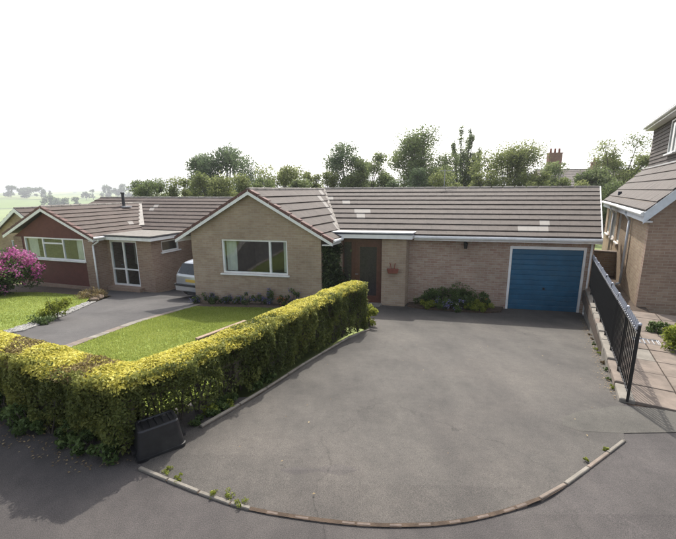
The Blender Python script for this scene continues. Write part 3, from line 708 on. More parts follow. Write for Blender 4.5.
for s_ in (-1, 1): mb = MB(); mb.bar((s_ * .05, 0, .12), (s_ * .07, 0, .30), .015); mb.bar((s_ * .07, 0, .30), (s_ * .10, -.01, .33), .018); mb.build('stem', 'terracotta', wp, off=(0, 0, 0))
# rooftop aerial
p = fr1((.1, RD + .3, RZ - .2)); ae = thing('television_aerial', p, 'thin mast with short crossbar standing on the buff bungalow ridge', 'aerial')
MB().bar((0, 0, 0), (0, 0, .98), .018).build('mast', 'iron', ae, off=(0, 0, 0)); mb = MB(); mb.bar((-.22, 0, .92), (.45, .1, .92), .012)
for i in range(6): mb.bar((-.2 + i * .12, -.10, .92), (-.2 + i * .12, .14, .92), .006, n=4)
mb.build('crossbar', 'iron', ae, off=(0, 0, 0))

# ---- the left neighbour
O2 = Vector((-10.14, 15.48, -.3)); fr2 = frame(O2, 18, 20)
h2 = thing('neighbour_bungalow', O2, 'brown brick bungalow with red-brown gable cladding and glazed porch door', 'house')
wu0, wu1 = -4.72, 0.0; ez, pz, up = 2.26, 3.455, -2.40; eu0, eu1 = -4.98, .28; sl2 = (pz - ez) / (eu1 - up)
mb = MB(); wall_cells(mb, wu0, wu1, -.6, ez - .12, 0, .25, [(-4.2, -.5, .1, ez - .12)]); mb.build('front_wall', 'pinkbrick', h2, fr2)
W2 = (-4.08, -.55, 1.2, 2.14)
mb = MB(); mb.box((-4.2, .03, .1), (-.5, .2, 1.14)); mb.box((-4.2, .03, 1.14), (-4.08, .2, ez - .12)); mb.box((-.55, .03, 1.14), (-.5, .2, ez - .12))
mb.prism([(wu0 + .05, ez - .115), (wu1 - .02, ez - .115), (up, pz - .14)], .03, .2); mb.build('cladding', 'redpanel', h2, fr2)
window(h2, fr2, *W2, 0, splits=(-2.95, -1.75), trans=[(-2.92, -1.78, 1.90)], curtain=[(-4.0, -3.4), (-1.1, -.65)], room=2, sill=True)
mb = MB(); mb.box((wu1 - .25, .25, -.6), (wu1, 3.4, ez)); mb.box((wu0, .25, -.6), (wu0 + .25, 8, ez)); mb.build('side_wall', 'pinkbrick', h2, fr2)
PD2 = .62; pu1 = 2.38
mb = MB(); wall_cells(mb, .002, pu1, -.6, 2.12, PD2, PD2 + .2, [(.14, 1.62, .1, 2.06)]); mb.build('porch_wall', 'pinkbrick', h2, fr2)
# porch side wall, looks to the right: frame turned so that its outward normal is -d'
fr2s = (lambda p: fr2((pu1 - p[1], PD2 + .2 + p[0], p[2])))
mb = MB(); wall_cells(mb, 0, 2.6, -.6, 2.12, 0, .2, [(.35, 1.35, 1.55, 2.02)]); mb.build('porch_side_wall', 'pinkbrick', h2, fr2s)
window(h2, fr2s, .35, 1.35, 1.55, 2.02, 0, room=.8)
gd = window(h2, fr2, .14, 1.62, .1, 2.06, PD2, splits=(.86,), trans=[(.20, .83, .82), (.89, 1.56, .82)], sill=False, fw=.075, room=1.4, name='glazed_door')
B('door_step', (.05, PD2 - .25, -.3), (1.8, PD2, .09), 'pinkbrick', h2, fr2)
MB().bar((.80, PD2 - .01, 1.02), (.70, PD2 - .01, 1.02), .012).build('door_handle', 'iron', gd, fr2)
fl2 = B('porch_roof', (.15, PD2 - .32, 2.29), (pu1 + .32, 2.75, 2.33), 'felt', h2, fr2)
B('fascia', (.17, PD2 - .30, 2.12), (pu1 + .30, PD2 - .27, 2.25), 'white', fl2, fr2); B('fascia', (pu1 + .272, PD2 - .268, 2.12), (pu1 + .30, 2.7, 2.25), 'white', fl2, fr2)
B('felt_edge', (.16, PD2 - .315, 2.25), (pu1 + .315, PD2 - .2, 2.292), 'feltedge', fl2, fr2); B('felt_edge', (pu1 + .2, PD2 - .198, 2.25), (pu1 + .317, 2.7, 2.292), 'feltedge', fl2, fr2)
B('soffit', (.2, PD2 - .26, 2.13), (pu1 + .26, PD2 - .002, 2.15), 'white', fl2, fr2); B('soffit', (pu1 + .002, PD2, 2.13), (pu1 + .26, 2.7, 2.15), 'white', fl2, fr2)
gd0 = -.2; mrd = 5.6; mrz = 3.72; med = 2.4; mez = 2.32
sl2b = (mrz - mez) / (mrd - med)
tR = 6.7
def wz2(u): return pz - abs(u - up) * sl2
vend = lambda z: mrd if z >= pz else mrd
def clip2m(s):
    z = mez + (mrz - mez) * s; u = up + max(0, (pz - z)) / sl2
    return (max(0, (u - up) / tR), 1)
roof_slope(h2, fr2, (up, med, mez), (up + tR, med, mez), (up, mrd, mrz), (up + tR, mrd, mrz), 9, 'ltile', clip=clip2m, pale={(5, 2), (6, 3)})
def clip2w(s):
    u = eu1 + (up - eu1) * s; z = ez + (pz - ez) * s; dm = min(mrd, med + (z - mez) / sl2b) if z > mez else med
    return (0, (max(dm, med) - gd0) / (mrd - gd0))
roof_slope(h2, fr2, (eu1, gd0, ez), (eu1, mrd, ez), (up, gd0, pz), (up, mrd, pz), 8, 'ltile', clip=clip2w, pale={(1, 10), (1, 11), (2, 9), (0, 12), (4, 16)})
roof_slope(h2, fr2, (eu0, gd0, ez), (eu0, mrd, ez), (up, gd0, pz), (up, mrd, pz), 8, 'ltile')
roof_slope(h2, fr2, (-6.0, 2 * mrd - med, mez), (up + tR, 2 * mrd - med, mez), (-6.0, mrd, mrz), (up + tR, mrd, mrz), 6, 'ltile')
roof_slope(h2, fr2, (-6.0, med, mez), (up, med, mez), (-6.0, mrd, mrz), (up, mrd, mrz), 9, 'ltile')
ridge_line(h2, fr2, (-6.0, mrd, mrz + .02), (up + tR, mrd, mrz + .02)); ridge_line(h2, fr2, (up, gd0, pz + .02), (up, mrd - .3, pz + .02))
mb = MB(); zb = 2.42; ub = up + (pz - zb) / sl2; db = med + (zb - mez) / sl2b; ut = up + .1; dt = med + (pz - .1 - mez) / sl2b
mb.add([(ut - .1, dt - .04, pz + .0), (ut + .1, dt + .04, pz + .0), (ub + .11, db + .05, zb + .09), (ub - .11, db - .05, zb + .09)], [(0, 1, 2, 3)]); mb.build('valley_flashing', 'paletile', h2, fr2)
barge(h2, fr2, [(eu0 - .04, ez - .02), (up, pz)], gd0 - .03, .17, 'white'); barge(h2, fr2, [(up, pz), (eu1 + .04, ez - .02)], gd0 - .03, .17, 'white')
verge_tiles(h2, fr2, (eu0 - .05, ez), (up, pz + .03), gd0 - .035, 8); verge_tiles(h2, fr2, (eu1 + .05, ez), (up, pz + .03), gd0 - .035, 8)
B('fascia', (eu1 - .02, gd0, ez - .15), (eu1 + .01, PD2 - .33, ez), 'white', h2, fr2); gutter(h2, fr2, (eu1 + .05, gd0, ez - .03), (eu1 + .05, PD2 - .33, ez - .03))
B('soffit', (.01, gd0, ez - .16), (eu1, PD2 - .33, ez - .14), 'white', h2, fr2)
mb = MB(); mb.bar((eu1 + .03, .0, ez - .05), (eu1 + .03, .0, ez - .18), .034, n=8); mb.bar((eu1 + .03, .0, ez - .18), (.06, -.05, ez - .34), .034, n=8); mb.bar((.06, -.05, ez - .34), (.06, -.05, -.15), .034, n=8); mb.build('downpipe', 'white', h2, fr2, smooth=True)
mb = MB(); mb.bar((up + .35, 3.55, pz - .3), (up + .35, 3.55, pz + .5), .07, n=8); mb.bar((up + .35, 3.55, pz + .5), (up + .35, 3.55, pz + .58), .09, n=8); fu = mb.build('flue', 'cartrim', h2, fr2)
B('flue_flashing', (up + .18, 3.35, pz - .16), (up + .6, 3.8, pz - .10), 'lead', fu, fr2)
mb = MB(); mb.box((-5.8, 2.7, -.6), (wu0, 2.9, ez)); mb.box((pu1 - .2, 3.42, -.6), (up + tR - .2, 3.62, ez)); mb.box((-5.8, 8.5, -.6), (4, 8.7, ez)); mb.box((up + tR - .4, 3.63, -.6), (up + tR - .2, 8.5, ez)); mb.build('rear_wall', 'pinkbrick', h2, fr2)

# ---- third bungalow further left
O3 = Vector((-15.9, 21.0, -.97)); fr3 = frame(O3, 22, 26)
h3 = thing('far_bungalow', O3, 'sandy brick bungalow with white gable edge beyond the brown brick bungalow', 'house')
mb = MB(); wall_cells(mb, -5.5, 0, -.5, 2.2, 0, .25, [(-4, -1.5, 1.0, 1.95)]); mb.prism([(-5.5, 2.2), (0, 2.2), (-2.75, 3.72)], 0, .25); mb.build('gable_wall', 'goldbrick', h3, fr3)
B('side_wall', (-.25, .25, -.5), (0, 8, 2.2), 'goldbrick', h3, fr3); window(h3, fr3, -4, -1.5, 1.0, 1.95, 0, splits=(-2.7,), room=1)
roof_slope(h3, fr3, (.3, -.2, 2.12), (.3, 8.2, 2.12), (-2.75, -.2, 3.82), (-2.75, 8.2, 3.82), 8, 'ltile'); roof_slope(h3, fr3, (-5.8, -.2, 2.12), (-5.8, 8.2, 2.12), (-2.75, -.2, 3.82), (-2.75, 8.2, 3.82), 8, 'ltile')
barge(h3, fr3, [(-5.84, 2.1), (-2.75, 3.82)], -.23, .2, 'white'); barge(h3, fr3, [(-2.75, 3.82), (.34, 2.1)], -.23, .2, 'white'); ridge_line(h3, fr3, (-2.75, -.2, 3.85), (-2.75, 8.2, 3.85))
pr = B('porch_roof', (-4.2, -1.4, 1.32), (.6, -.02, 1.42), 'slab', h3, fr3); B('fascia', (-4.2, -1.44, 1.15), (.6, -1.402, 1.40), 'white', pr, fr3); B('post', (.4, -1.3, -.5), (.5, -1.2, 1.31), 'white', pr, fr3); B('post', (-4.1, -1.3, -.5), (-4.0, -1.2, 1.31), 'white', pr, fr3)

# ---- the right neighbour: chalet bungalow with dormer
O4 = Vector((7.77, 9.42, .80)); fr4 = frame(O4, 12, 30)
h4 = thing('dormer_house', O4, 'brick house with tile-hung dormer and pale blue bargeboard beside the slab path', 'house')
ez4 = 2.46; pit = math.tan(R(44)); eu4 = -.16; hw = 4.2; pz4 = ez4 + (hw - eu4) * pit - .02; D4 = 9.5
mb = MB(); wall_cells(mb, 0, 2 * hw, -.6, ez4, 0, .25, []); zr = ez4 + (0 - eu4) * pit - .10
mb.prism([(0, ez4), (2 * hw, ez4), (2 * hw, zr), (hw, pz4 - .12), (0, zr)], 0, .25); mb.build('gable_wall', 'pinkbrick', h4, fr4)
fr4s = (lambda p: fr4((p[1], D4 - p[0], p[2])))      # side wall seen from the drive: runs towards the camera, outward = -d'
ops = [(.5, 1.5, 1.05, 2.1), (2.3, 3.3, 1.05, 2.1), (3.9, 4.7, 1.05, 2.1)]
mb = MB(); wall_cells(mb, 0, D4 - .25, -.9, ez4 + .2, 0, .25, ops); mb.build('side_wall', 'goldbrick', h4, fr4s)
for a, b, c, d in ops: window(h4, fr4s, a, b, c, d, 0, splits=((a + b) / 2,), room=1.2)
mb = MB(); mb.box((2 * hw - .25, .25, -.6), (2 * hw, D4, ez4 + .2)); mb.box((0, D4, -.6), (2 * hw, D4 + .25, ez4)); mb.build('rear_wall', 'pinkbrick', h4, fr4)
g4 = -.34
roof_slope(h4, fr4, (eu4, g4, ez4), (eu4, D4 + .3, ez4), (hw, g4, pz4), (hw, D4 + .3, pz4), 15, 'rtile'); roof_slope(h4, fr4, (2 * hw - eu4, g4, ez4), (2 * hw - eu4, D4 + .3, ez4), (hw, g4, pz4), (hw, D4 + .3, pz4), 15, 'rtile')
ridge_line(h4, fr4, (hw, g4, pz4 + .02), (hw, D4 + .3, pz4 + .02))
barge(h4, fr4, [(eu4 - .05, ez4 - .03), (hw, pz4)], g4 - .035, .27, 'bluewhite'); barge(h4, fr4, [(hw, pz4), (2 * hw - eu4 + .05, ez4 - .03)], g4 - .035, .27, 'bluewhite')
B('soffit', (eu4, g4, ez4 - .27), (-.002, D4 + .3, ez4 - .24), 'offwhite', h4, fr4)
B('fascia', (eu4 - .02, g4 - .03, ez4 - .27), (eu4, D4 + .3, ez4 - .02), 'bluewhite', h4, fr4); gutter(h4, fr4, (eu4 - .07, g4, ez4 - .07), (eu4 - .07, D4 + .3, ez4 - .07), .06, 'offwhite')
for dd in (2.6, 6.6):
    mb = MB(); mb.bar((eu4 - .05, dd, ez4 - .08), (eu4 - .05, dd, ez4 - .2), .04, n=8); mb.bar((eu4 - .05, dd, ez4 - .2), (-.07, dd, ez4 - .42), .04, n=8); mb.bar((-.07, dd, ez4 - .42), (-.07, dd, .05), .04, n=8); mb.bar((-.07, dd, .05), (-.2, dd, .0), .04, n=8); mb.build('downpipe', 'bluewhite', h4, fr4, smooth=True)
# dormer
du = 1.3; dz0 = ez4 + (du - eu4) * pit; dz1 = dz0 + 1.55; dA, dB = .6, 9.0
dm = B('dormer', (du, dA, dz0 - .3), (hw, dB, dz1), 'rtile', h4, fr4)
fr4d = (lambda p: fr4((du + p[1], dB - p[0], p[2])))
nr = 11
for i in range(nr):
    z0 = dz0 + (dz1 - dz0) * i / nr; z1 = dz0 + (dz1 - dz0) * (i + 1) / nr; mb = MB()
    for k in range(28):
        a, b = (dB - dA) * k / 28 + .004, (dB - dA) * (k + 1) / 28 - .004; t_ = rnd.gauss(0, .06)
        if 3.3 < (a + b) / 2 < 4.5 and .2 < (i + .5) / nr < .95:
            if mb.v: mb.build('hung_tile_course', 'rtile', dm, fr4d); mb = MB()
            continue
        mb.hexa([(a, -.045, z0), (b, -.045, z0), (b, 0, z0), (a, 0, z0), (a, -.015, z1), (b, -.015, z1), (b, 0, z1), (a, 0, z1)], t_)
    mb.build('hung_tile_course', 'rtile', dm, fr4d)
window(dm, fr4d, 3.3, 4.5, dz0 + .32, dz1 - .08, -.09, splits=(3.9,), room=0, name='dormer_window')
B('dormer_flashing', (-.02, -.10, dz0 - .05), (dB - dA + .02, -.04, dz0 + .01), 'lead', dm, fr4d)
B('dormer_soffit', (-.25, -.30, dz1), (dB - dA + .3, 3.4, dz1 + .03), 'white', dm, fr4d); B('dormer_fascia', (-.26, -.33, dz1), (dB - dA + .31, -.302, dz1 + .17), 'white', dm, fr4d); B('dormer_roof', (-.28, -.35, dz1 + .172), (dB - dA + .33, 3.4, dz1 + .22), 'felt', dm, fr4d)
MB().bar((-.2, -.38, dz1 + .10), (dB - dA + .3, -.38, dz1 + .10), .05, n=8).build('dormer_gutter', 'offwhite', dm, fr4d)
p = fr4((2.0, 5.2, dz1 + .2)); ae2 = thing('rooftop_aerial', p, 'small television aerial on the flat roof of the tile-hung dormer', 'aerial'); MB().bar((0, 0, 0), (0, 0, .75), .012).build('mast', 'iron', ae2, off=(0, 0, 0))
mb = MB(); mb.bar((-.25, 0, .68), (.3, 0, .68), .009)
for i in range(5): mb.bar((-.2 + i * .1, -.1, .62), (-.2 + i * .1, .1, .74), .006, n=4)
mb.build('crossbar', 'iron', ae2, off=(0, 0, 0))
vt = MB(); pv = (eu4 + .25, 7.0, ez4 + .28); vt.bar(pv, (pv[0], pv[1], pv[2] + .14), .07, n=8); vt.build('roof_vent', 'feltedge', h4, fr4)

# ---- low garden wall closing the path between the two houses
q = pb(10.9, .5); gw = thing('garden_wall', (q.x, q.y, ZP(q.x, q.y)), 'low golden brick garden wall at the far end of the slab path', 'wall')
gfr = lambda p: Vector((*pb(10.9 + p[1], p[0]), ZP(*pb(10.9, .5)) + p[2]))
B('wall_body', (-.35, 0, -.4), (1.08, .22, .82), 'goldbrick', gw, gfr); B('coping', (-.37, -.03, .822), (1.085, .25, .89), 'slab', gw, gfr, bevel=.01)
# ---- old houses beyond the trees
def old_house(loc, yaw, L, Dp, ez_, pz_, label, chim, wall='redbrick'):
    fr = frame(loc, yaw, yaw); h = thing('old_house', loc, label, 'house')
    mb = MB(); mb.box((0, 0, -3), (L, Dp, ez_)); mb.build('wall', wall, h, fr)
    mb = MB(); mb.add([(0, 0, ez_), (0, Dp, ez_), (0, Dp / 2, pz_), (L, 0, ez_), (L, Dp, ez_), (L, Dp / 2, pz_)], [(0, 1, 2), (3, 5, 4)]); mb.build('end_gable', wall, h, fr)
    a = roof_slope(h, fr, (-.3, -.3, ez_ - .1), (L + .3, -.3, ez_ - .1), (-.3, Dp / 2, pz_ + .05), (L + .3, Dp / 2, pz_ + .05), 12, 'roofred'); roof_slope(h, fr, (-.3, Dp + .3, ez_ - .1), (L + .3, Dp + .3, ez_ - .1), (-.3, Dp / 2, pz_ + .05), (L + .3, Dp / 2, pz_ + .05), 8, 'roofred'); ridge_line(h, fr, (-.3, Dp / 2, pz_ + .08), (L + .3, Dp / 2, pz_ + .08))
    for u_, w_, hh in chim:
        c = B('chimney', (u_, Dp / 2 - .45, pz_ - .6), (u_ + w_, Dp / 2 + .45, pz_ + hh), 'redbrick', h, fr); B('chimney_cap', (u_ - .08, Dp / 2 - .53, pz_ + hh), (u_ + w_ + .08, Dp / 2 + .53, pz_ + hh + .15), 'redbrick', c, fr)
        k = max(2, int(w_ / .5))
        for i in range(k): MB().bar((u_ + (i + .5) * w_ / k, Dp / 2, pz_ + hh + .14), (u_ + (i + .5) * w_ / k, Dp / 2, pz_ + hh + .75), .16, .13, n=8).build('chimney_pot', 'terracotta', c, fr, smooth=True)
    for i in range(3):
        uu = L * (i + .5) / 3; f = B('window', (uu - .6, -.04, ez_ - 2.1), (uu + .6, -.005, ez_ - .7), 'white', h, fr); B('pane', (uu - .5, -.06, ez_ - 2.0), (uu + .5, -.042, ez_ - .8), 'carglass', f, fr)
    return h
old_house((28.2, 52, -3.2), 6, 9.5, 7, 7.0, 9.6, 'old house with a tall paired chimney stack showing above the light green tree', [(1.2, 1.7, 2.2), (7.2, .9, .9)])
old_house((42, 60, -3.2), 10, 10, 7, 7.0, 9.9, 'old pale-roofed house with a red-potted chimney behind the airy tree', [(.6, 1.5, 1.9)])

# ================================================================== HEDGE
def poly_at(P, s):
    for i in range(len(P) - 1):
        l = (P[i + 1] - P[i]).length
        if s <= l or i == len(P) - 2: d = (P[i + 1] - P[i]) / l; return P[i] + d * s, d
        s -= l
def make_hedge():
    path_ = [Vector(p) for p in HL[:-1]] + [Vector(p) for p in HR]
    L = sum((path_[i + 1] - path_[i]).length for i in range(len(path_) - 1)); Lc = sum((path_[i + 1] - path_[i]).length for i in range(3))
    wid = .46
    def top(s):                                  # crown height of the clipped top
        t = (s - Lc) / (L - Lc)
        if s < Lc: return 2.04 + .05 * (s / Lc)
        return 2.10 - .38 * min(1, t / .8) - .05 * max(0, (t - .8) / .2)
    h = thing('hedge', (*path_[3], G(*path_[3])), 'clipped golden-topped hedge running round the front lawn beside the driveway', 'hedge')
    # inner offset line (towards the lawn = left of travel)
    def frame_at(s):
        e = .35
        p0, _ = poly_at(path_, max(0, s - e)); p1, _ = poly_at(path_, min(L, s + e)); p, _ = poly_at(path_, s)
        d = (p1 - p0).normalized(); return p, d, Vector((-d.y, d.x))
    FR = [frame_at(s) for s in np.linspace(0, L, 240)]
    P0 = np.array([[*f[0]] for f in FR]); NN = np.array([[*f[2]] for f in FR]); ss = np.linspace(0, L, 240)
    def XY(s, t): return np.stack([np.interp(s, ss, P0[:, k]) + np.interp(s, ss, NN[:, k]) * t for k in (0, 1)], 1)
    topv = np.vectorize(top)
    # dark woody core
    mb = MB(); n = 60
    for i in range(n):
        s0, s1 = L * i / n, L * (i + 1) / n; sm_ = (s0 + s1) / 2; vv = []
        lowgap = .12 if sm_ < Lc + .1 else (.46 if sm_ < Lc + 1.5 else .16)
        for zt_ in (0, 1):
            for s_, t_ in ((s0, .13), (s1, .13), (s1, wid - .1), (s0, wid - .1)):
                q = XY(np.array([s_]), np.array([t_]))[0]; vv.append((q[0], q[1], top(s_) - .10 if zt_ else G(*q) + lowgap))
        mb.hexa(vv)
    mb.build('inner_twigs', 'bark', h)
    mb = MB()
    k = .15
    while k < L:
        q = XY(np.array([k]), np.array([wid * rnd.uniform(.3, .7)]))[0]; z0 = G(*q)
        for j in range(3):
            p = Vector((q[0], q[1], z0 - .05)); mid = p + Vector((rnd.uniform(-.1, .1), rnd.uniform(-.1, .1), .35)); e_ = mid + Vector((rnd.uniform(-.15, .15), rnd.uniform(-.15, .15), .4)); r_ = rnd.uniform(.008, .02)
            mb.bar(p, mid, r_, r_ * .8, 5); mb.bar(mid, e_, r_ * .8, r_ * .4, 5)
        k += rnd.uniform(.14, .3)
    mb.build('stems', 'bark', h)
    # foliage -----------------------------------------------------------
    def bulge(s, z): 
        return .045 * np.sin(s * 5.1 + z * 4) + .035 * np.sin(s * 11.7 - z * 7) + .02 * np.sin(s * 23 + z * 13)
    def density(s, n):   # more leaves near the camera
        return s
    nS = 62000
    wgt = np.interp(ss, [0, Lc - .5, Lc + 1.5, L], [1.2, 1.5, 1.3, .55]); cdf = np.cumsum(wgt); cdf /= cdf[-1]
    s = np.interp(rng.uniform(0, 1, nS), cdf, ss); v = rng.uniform(0, 1, nS) ** .85
    xy = XY(s, np.zeros(nS)); zb = GV(xy[:, 0], xy[:, 1]); zt_ = topv(s); z = zb + .02 + v * (zt_ - zb - .02)
    t = -.0 + bulge(s, z) + np.abs(rng.normal(0, .055, nS)) - .02 + .09 * np.clip(.25 - v, 0, 1) * 2
    q = np.stack([s * 1.0, z, t], 1); nz_ = vnoise(q, 7, 3); nz2 = vnoise(q, 2.6, 5)
    sparse = ((s > Lc + .1) & (s < Lc + 1.7) & (v < .62)) * .75 + ((v < .18) * .45)
    keep = (rng.uniform(0, 1, nS) > sparse) & (nz_ > -.75 + .25 * rng.normal(size=nS))
    s, z, t, v, nz_, nz2 = (a[keep] for a in (s, z, t, v, nz_, nz2)); xy = XY(s, t)
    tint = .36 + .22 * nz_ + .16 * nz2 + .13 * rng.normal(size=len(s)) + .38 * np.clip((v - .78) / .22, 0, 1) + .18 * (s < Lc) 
    nrm_ = -np.stack([np.interp(s, ss, NN[:, 0]), np.interp(s, ss, NN[:, 1]), np.zeros(len(s)) - .3], 1)
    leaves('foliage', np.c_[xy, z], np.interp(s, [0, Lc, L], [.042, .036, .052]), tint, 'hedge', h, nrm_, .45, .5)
    # lawn side and far end
    nI = 16000; s = rng.uniform(0, L, nI); v = rng.uniform(0, 1, nI); xy = XY(s, wid - np.abs(rng.normal(0, .05, nI))); zb = GV(xy[:, 0], xy[:, 1]); z = zb + v * (topv(s) - .07 - zb)
    leaves('lawn_side_foliage', np.c_[xy, z], .055, .3 + .2 * rng.normal(size=nI), 'hedge', h)
    nE = 5000; t = rng.uniform(0, wid, nE); s = L + np.abs(rng.normal(0, .05, nE)) * 1; pe, de = poly_at(path_, L); ne = Vector((-de.y, de.x)); v = rng.uniform(0, 1, nE)
    ex = pe.x + ne.x * t + de.x * (s - L); ey = pe.y + ne.y * t + de.y * (s - L); zb = GV(ex, ey); leaves('end_foliage', np.c_[ex, ey, zb + v * (top(L) - zb)], .05, .45 + .2 * rng.normal(size=nE) + .3 * (v > .75), 'hedge', h)
    # top: golden growth with brown clipped patches
    nT = 46000; wgt = np.interp(ss, [0, Lc - .5, Lc + 1.5, L], [1.2, 1.5, 1.3, .8]); cdf = np.cumsum(wgt); cdf /= cdf[-1]
    s = np.interp(rng.uniform(0, 1, nT), cdf, ss); t = rng.uniform(-.03, wid + .02, nT); xy = XY(s, t)
    lump = vnoise(np.c_[xy, np.zeros(nT)], 9, 11) * .025; z = topv(s) + lump - np.abs(rng.normal(0, .03, nT)) - .05 * (np.abs(t - wid / 2) / (wid / 2)) ** 4
    # hand-laid patches along the length (brown / green stretches between the gold)
    def band(a, b): return np.clip((s - a) / .12, 0, 1) * np.clip((b - s) / .12, 0, 1)
    ws = s + .18 * vnoise(np.c_[xy, np.zeros(nT)], 5, 21) + .25 * (t / wid - .5); s_keep = s; s = ws
    brown = np.maximum.reduce([band(Lc - 2.35, Lc - 1.75), band(Lc - 1.05, Lc - .42)]); green = np.maximum.reduce([band(Lc + 1.75, Lc + 2.75), band(Lc + 4.3, Lc + 4.75)]) ; s = s_keep
    r_ = rng.uniform(0, 1, nT); isb = r_ < brown * .85; isg = (~isb) & (r_ < green * .7 + .03 + .15 * (vnoise(np.c_[xy, z * 0], 14, 31) > .35)); isy = ~(isb | isg)
    upn = np.array([0, 0, 1.0]); pos = np.c_[xy, z]; nz_ = vnoise(pos, 8, 41)
    sz = np.interp(s, [0, Lc, L], [.036, .032, .046])
    leaves('golden_growth', pos[isy], sz[isy], .5 + .18 * nz_[isy] + .2 * rng.normal(size=isy.sum()), 'gold', h, np.broadcast_to(upn, (isy.sum(), 3)), .5)
    leaves('clipped_twigs', pos[isb], sz[isb] * 1.0, .45 + .2 * nz_[isb] + .2 * rng.normal(size=isb.sum()), 'brownleaf', h, np.broadcast_to(upn, (isb.sum(), 3)), .3, .35)
    leaves('green_growth', pos[isg], sz[isg], .75 + .2 * nz_[isg] + .2 * rng.normal(size=isg.sum()), 'hedge', h, np.broadcast_to(upn, (isg.sum(), 3)), .3)
make_hedge()

# ================================================================== PLANTS
def plant(name, loc, r, hgt, n, mat, label, cat='plant', group=None, flowers=None, leaf=.06, stems=True, flat=1.0, seed=0, tint=.45):
    loc = (loc[0], loc[1], loc[2] if len(loc) > 2 else G(loc[0], loc[1])); p = thing(name, loc, label, cat, group)
    if stems:
        mb = MB()
        for i in range(max(4, int(r * 16))):
            a = rnd.uniform(0, 6.28); e = r * rnd.uniform(.2, .75); mb.bar((rnd.uniform(-.04, .04), rnd.uniform(-.04, .04), -.04), (e * math.cos(a), e * math.sin(a), hgt * rnd.uniform(.45, .85)), .010, .004, 4)
        mb.build('stems', 'bark', p, off=(0, 0, 0))
    # lumpy crown: clumps on a dome
    nc = max(5, int(14 * r / .4)); C_ = []; 
    for i in range(nc):
        a = rnd.uniform(0, 6.28); rr = r * math.sqrt(rnd.uniform(0, 1)) * .8; zz = hgt * rnd.uniform(.14, .82) * (1 - .35 * (rr / r) ** 2); C_.append((rr * math.cos(a), rr * math.sin(a), zz, r * rnd.uniform(.24, .42)))
    C_ = np.array(C_); k = rng.integers(0, nc, n); d = rng.normal(size=(n, 3)); d /= np.linalg.norm(d, axis=1)[:, None]; rad = C_[k, 3] * rng.uniform(.5, 1.08, n)
    P = C_[k, :3] + d * rad[:, None]; P[:, 2] = np.maximum(P[:, 2], .0) * flat; L0 = np.array(p.location)
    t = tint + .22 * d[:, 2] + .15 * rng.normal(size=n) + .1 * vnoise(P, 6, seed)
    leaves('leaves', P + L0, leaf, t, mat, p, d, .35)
    for fm, nf, fs, per in (flowers or []):
        k = rng.integers(0, nc, nf); d = rng.normal(size=(nf, 3)); d[:, 2] = np.abs(d[:, 2]); d[:, 1] -= .5; d /= np.linalg.norm(d, axis=1)[:, None]; c = C_[k, :3] + d * (C_[k, 3] * 1.08)[:, None]
        pp = np.repeat(c, per, 0) + rng.normal(size=(nf * per, 3)) * fs; tt = np.repeat(rng.uniform(.2, .9, nf), per) + .15 * rng.normal(size=nf * per); pp[:, 2] = np.maximum(pp[:, 2], .01)
        leaves('flowers', pp + L0, fs * .9, tt, fm, p, np.repeat(d, per, 0), .5, .8)['kind'] = 'stuff'
    return p
plant('hydrangea', (-12.45, 13.55), 1.3, 1.62, 9000, 'shrub', 'big pink flowering hydrangea at the edge of the left lawn', 'shrub', flowers=[('pink', 420, .075, 26)], leaf=.10)
plant('small_shrub', (-7.35, 9.35), .38, .72, 1500, 'lime', 'olive green small shrub in the gravel border', 'shrub', leaf=.06)
plant('low_shrub', (-7.28, 8.75), .30, .22, 700, 'shrub', 'low dark green tuft beside the small olive shrub', 'shrub', leaf=.05)
plant('path_shrub', (6.45, 6.35, ZP(6.45, 6.35)), .5, .55, 3200, 'lime', 'leafy light green shrub beside the slab path', 'shrub', leaf=.075)
plant('small_plant', (6.55, 7.25, ZP(6.55, 7.25)), .22, .34, 500, 'shrub', 'small dark plant at the slab path near the dormer house', 'plant', leaf=.06)
# bed beside the garage wall
bedz = [(-.2, -.02), (-.15, -.45), (.2, -.62), (1.4, -.75), (2.35, -.72), (2.75, -.45), (2.8, -.02)]
bp = [fr1((a, b, 0)) for a, b in bedz]; sheet('flower_bed', [(v.x, v.y) for v in bp], 'earth', .04, lambda x, y: G(x, y) + .03, .3, skirt=.08)
bl = [((.35, -.28), .30, .42, 'shrub', 'dark leafy plant in the garage bed next to the porch pillar', [('whitefl', 5, .03, 8)], 900),
      ((.85, -.30), .38, .62, 'shrub', 'bushy green plant at the back of the garage flower bed', None, 1600),
      ((1.35, -.26), .40, .66, 'shrub', 'tallest feathery green plant against the garage wall', None, 1700),
      ((1.75, -.34), .34, .52, 'shrub', 'rounded green plant below the wall lantern', None, 1300),
      ((2.2, -.30), .22, .44, 'shrub', 'upright plant with one orange bloom beside the garage door', [('orange', 3, .035, 12)], 700),
      ((.55, -.55), .24, .24, 'lime', 'low yellow-green edging plant with orange flowers', [('orange', 6, .03, 10)], 700),
      ((1.0, -.62), .26, .26, 'shrub', 'low plant covered in mauve flowers at the bed edge', [('purple', 22, .035, 10)], 700),
      ((1.45, -.64), .26, .26, 'shrub', 'mauve and pale flowered plant in the middle of the bed edge', [('purple', 14, .035, 10), ('whitefl', 5, .03, 6)], 700),
      ((1.9, -.62), .24, .30, 'lime', 'lime green clump at the driveway edge of the bed', None, 800),
      ((2.3, -.56), .20, .24, 'lime', 'small lime clump at the garage end of the bed', None, 600)]
for (a, b), r_, h_, mt, lb, fl_, n_ in bl:
    q = fr1((a, b, 0)); plant('bed_plant', (q.x, q.y, G(q.x, q.y) + .06), r_ * 1.2, h_ * 1.3, int(n_ * 1.3), mt, lb, 'plant', 'plants in the bed beside the garage', fl_, leaf=.055, seed=int(a * 10))
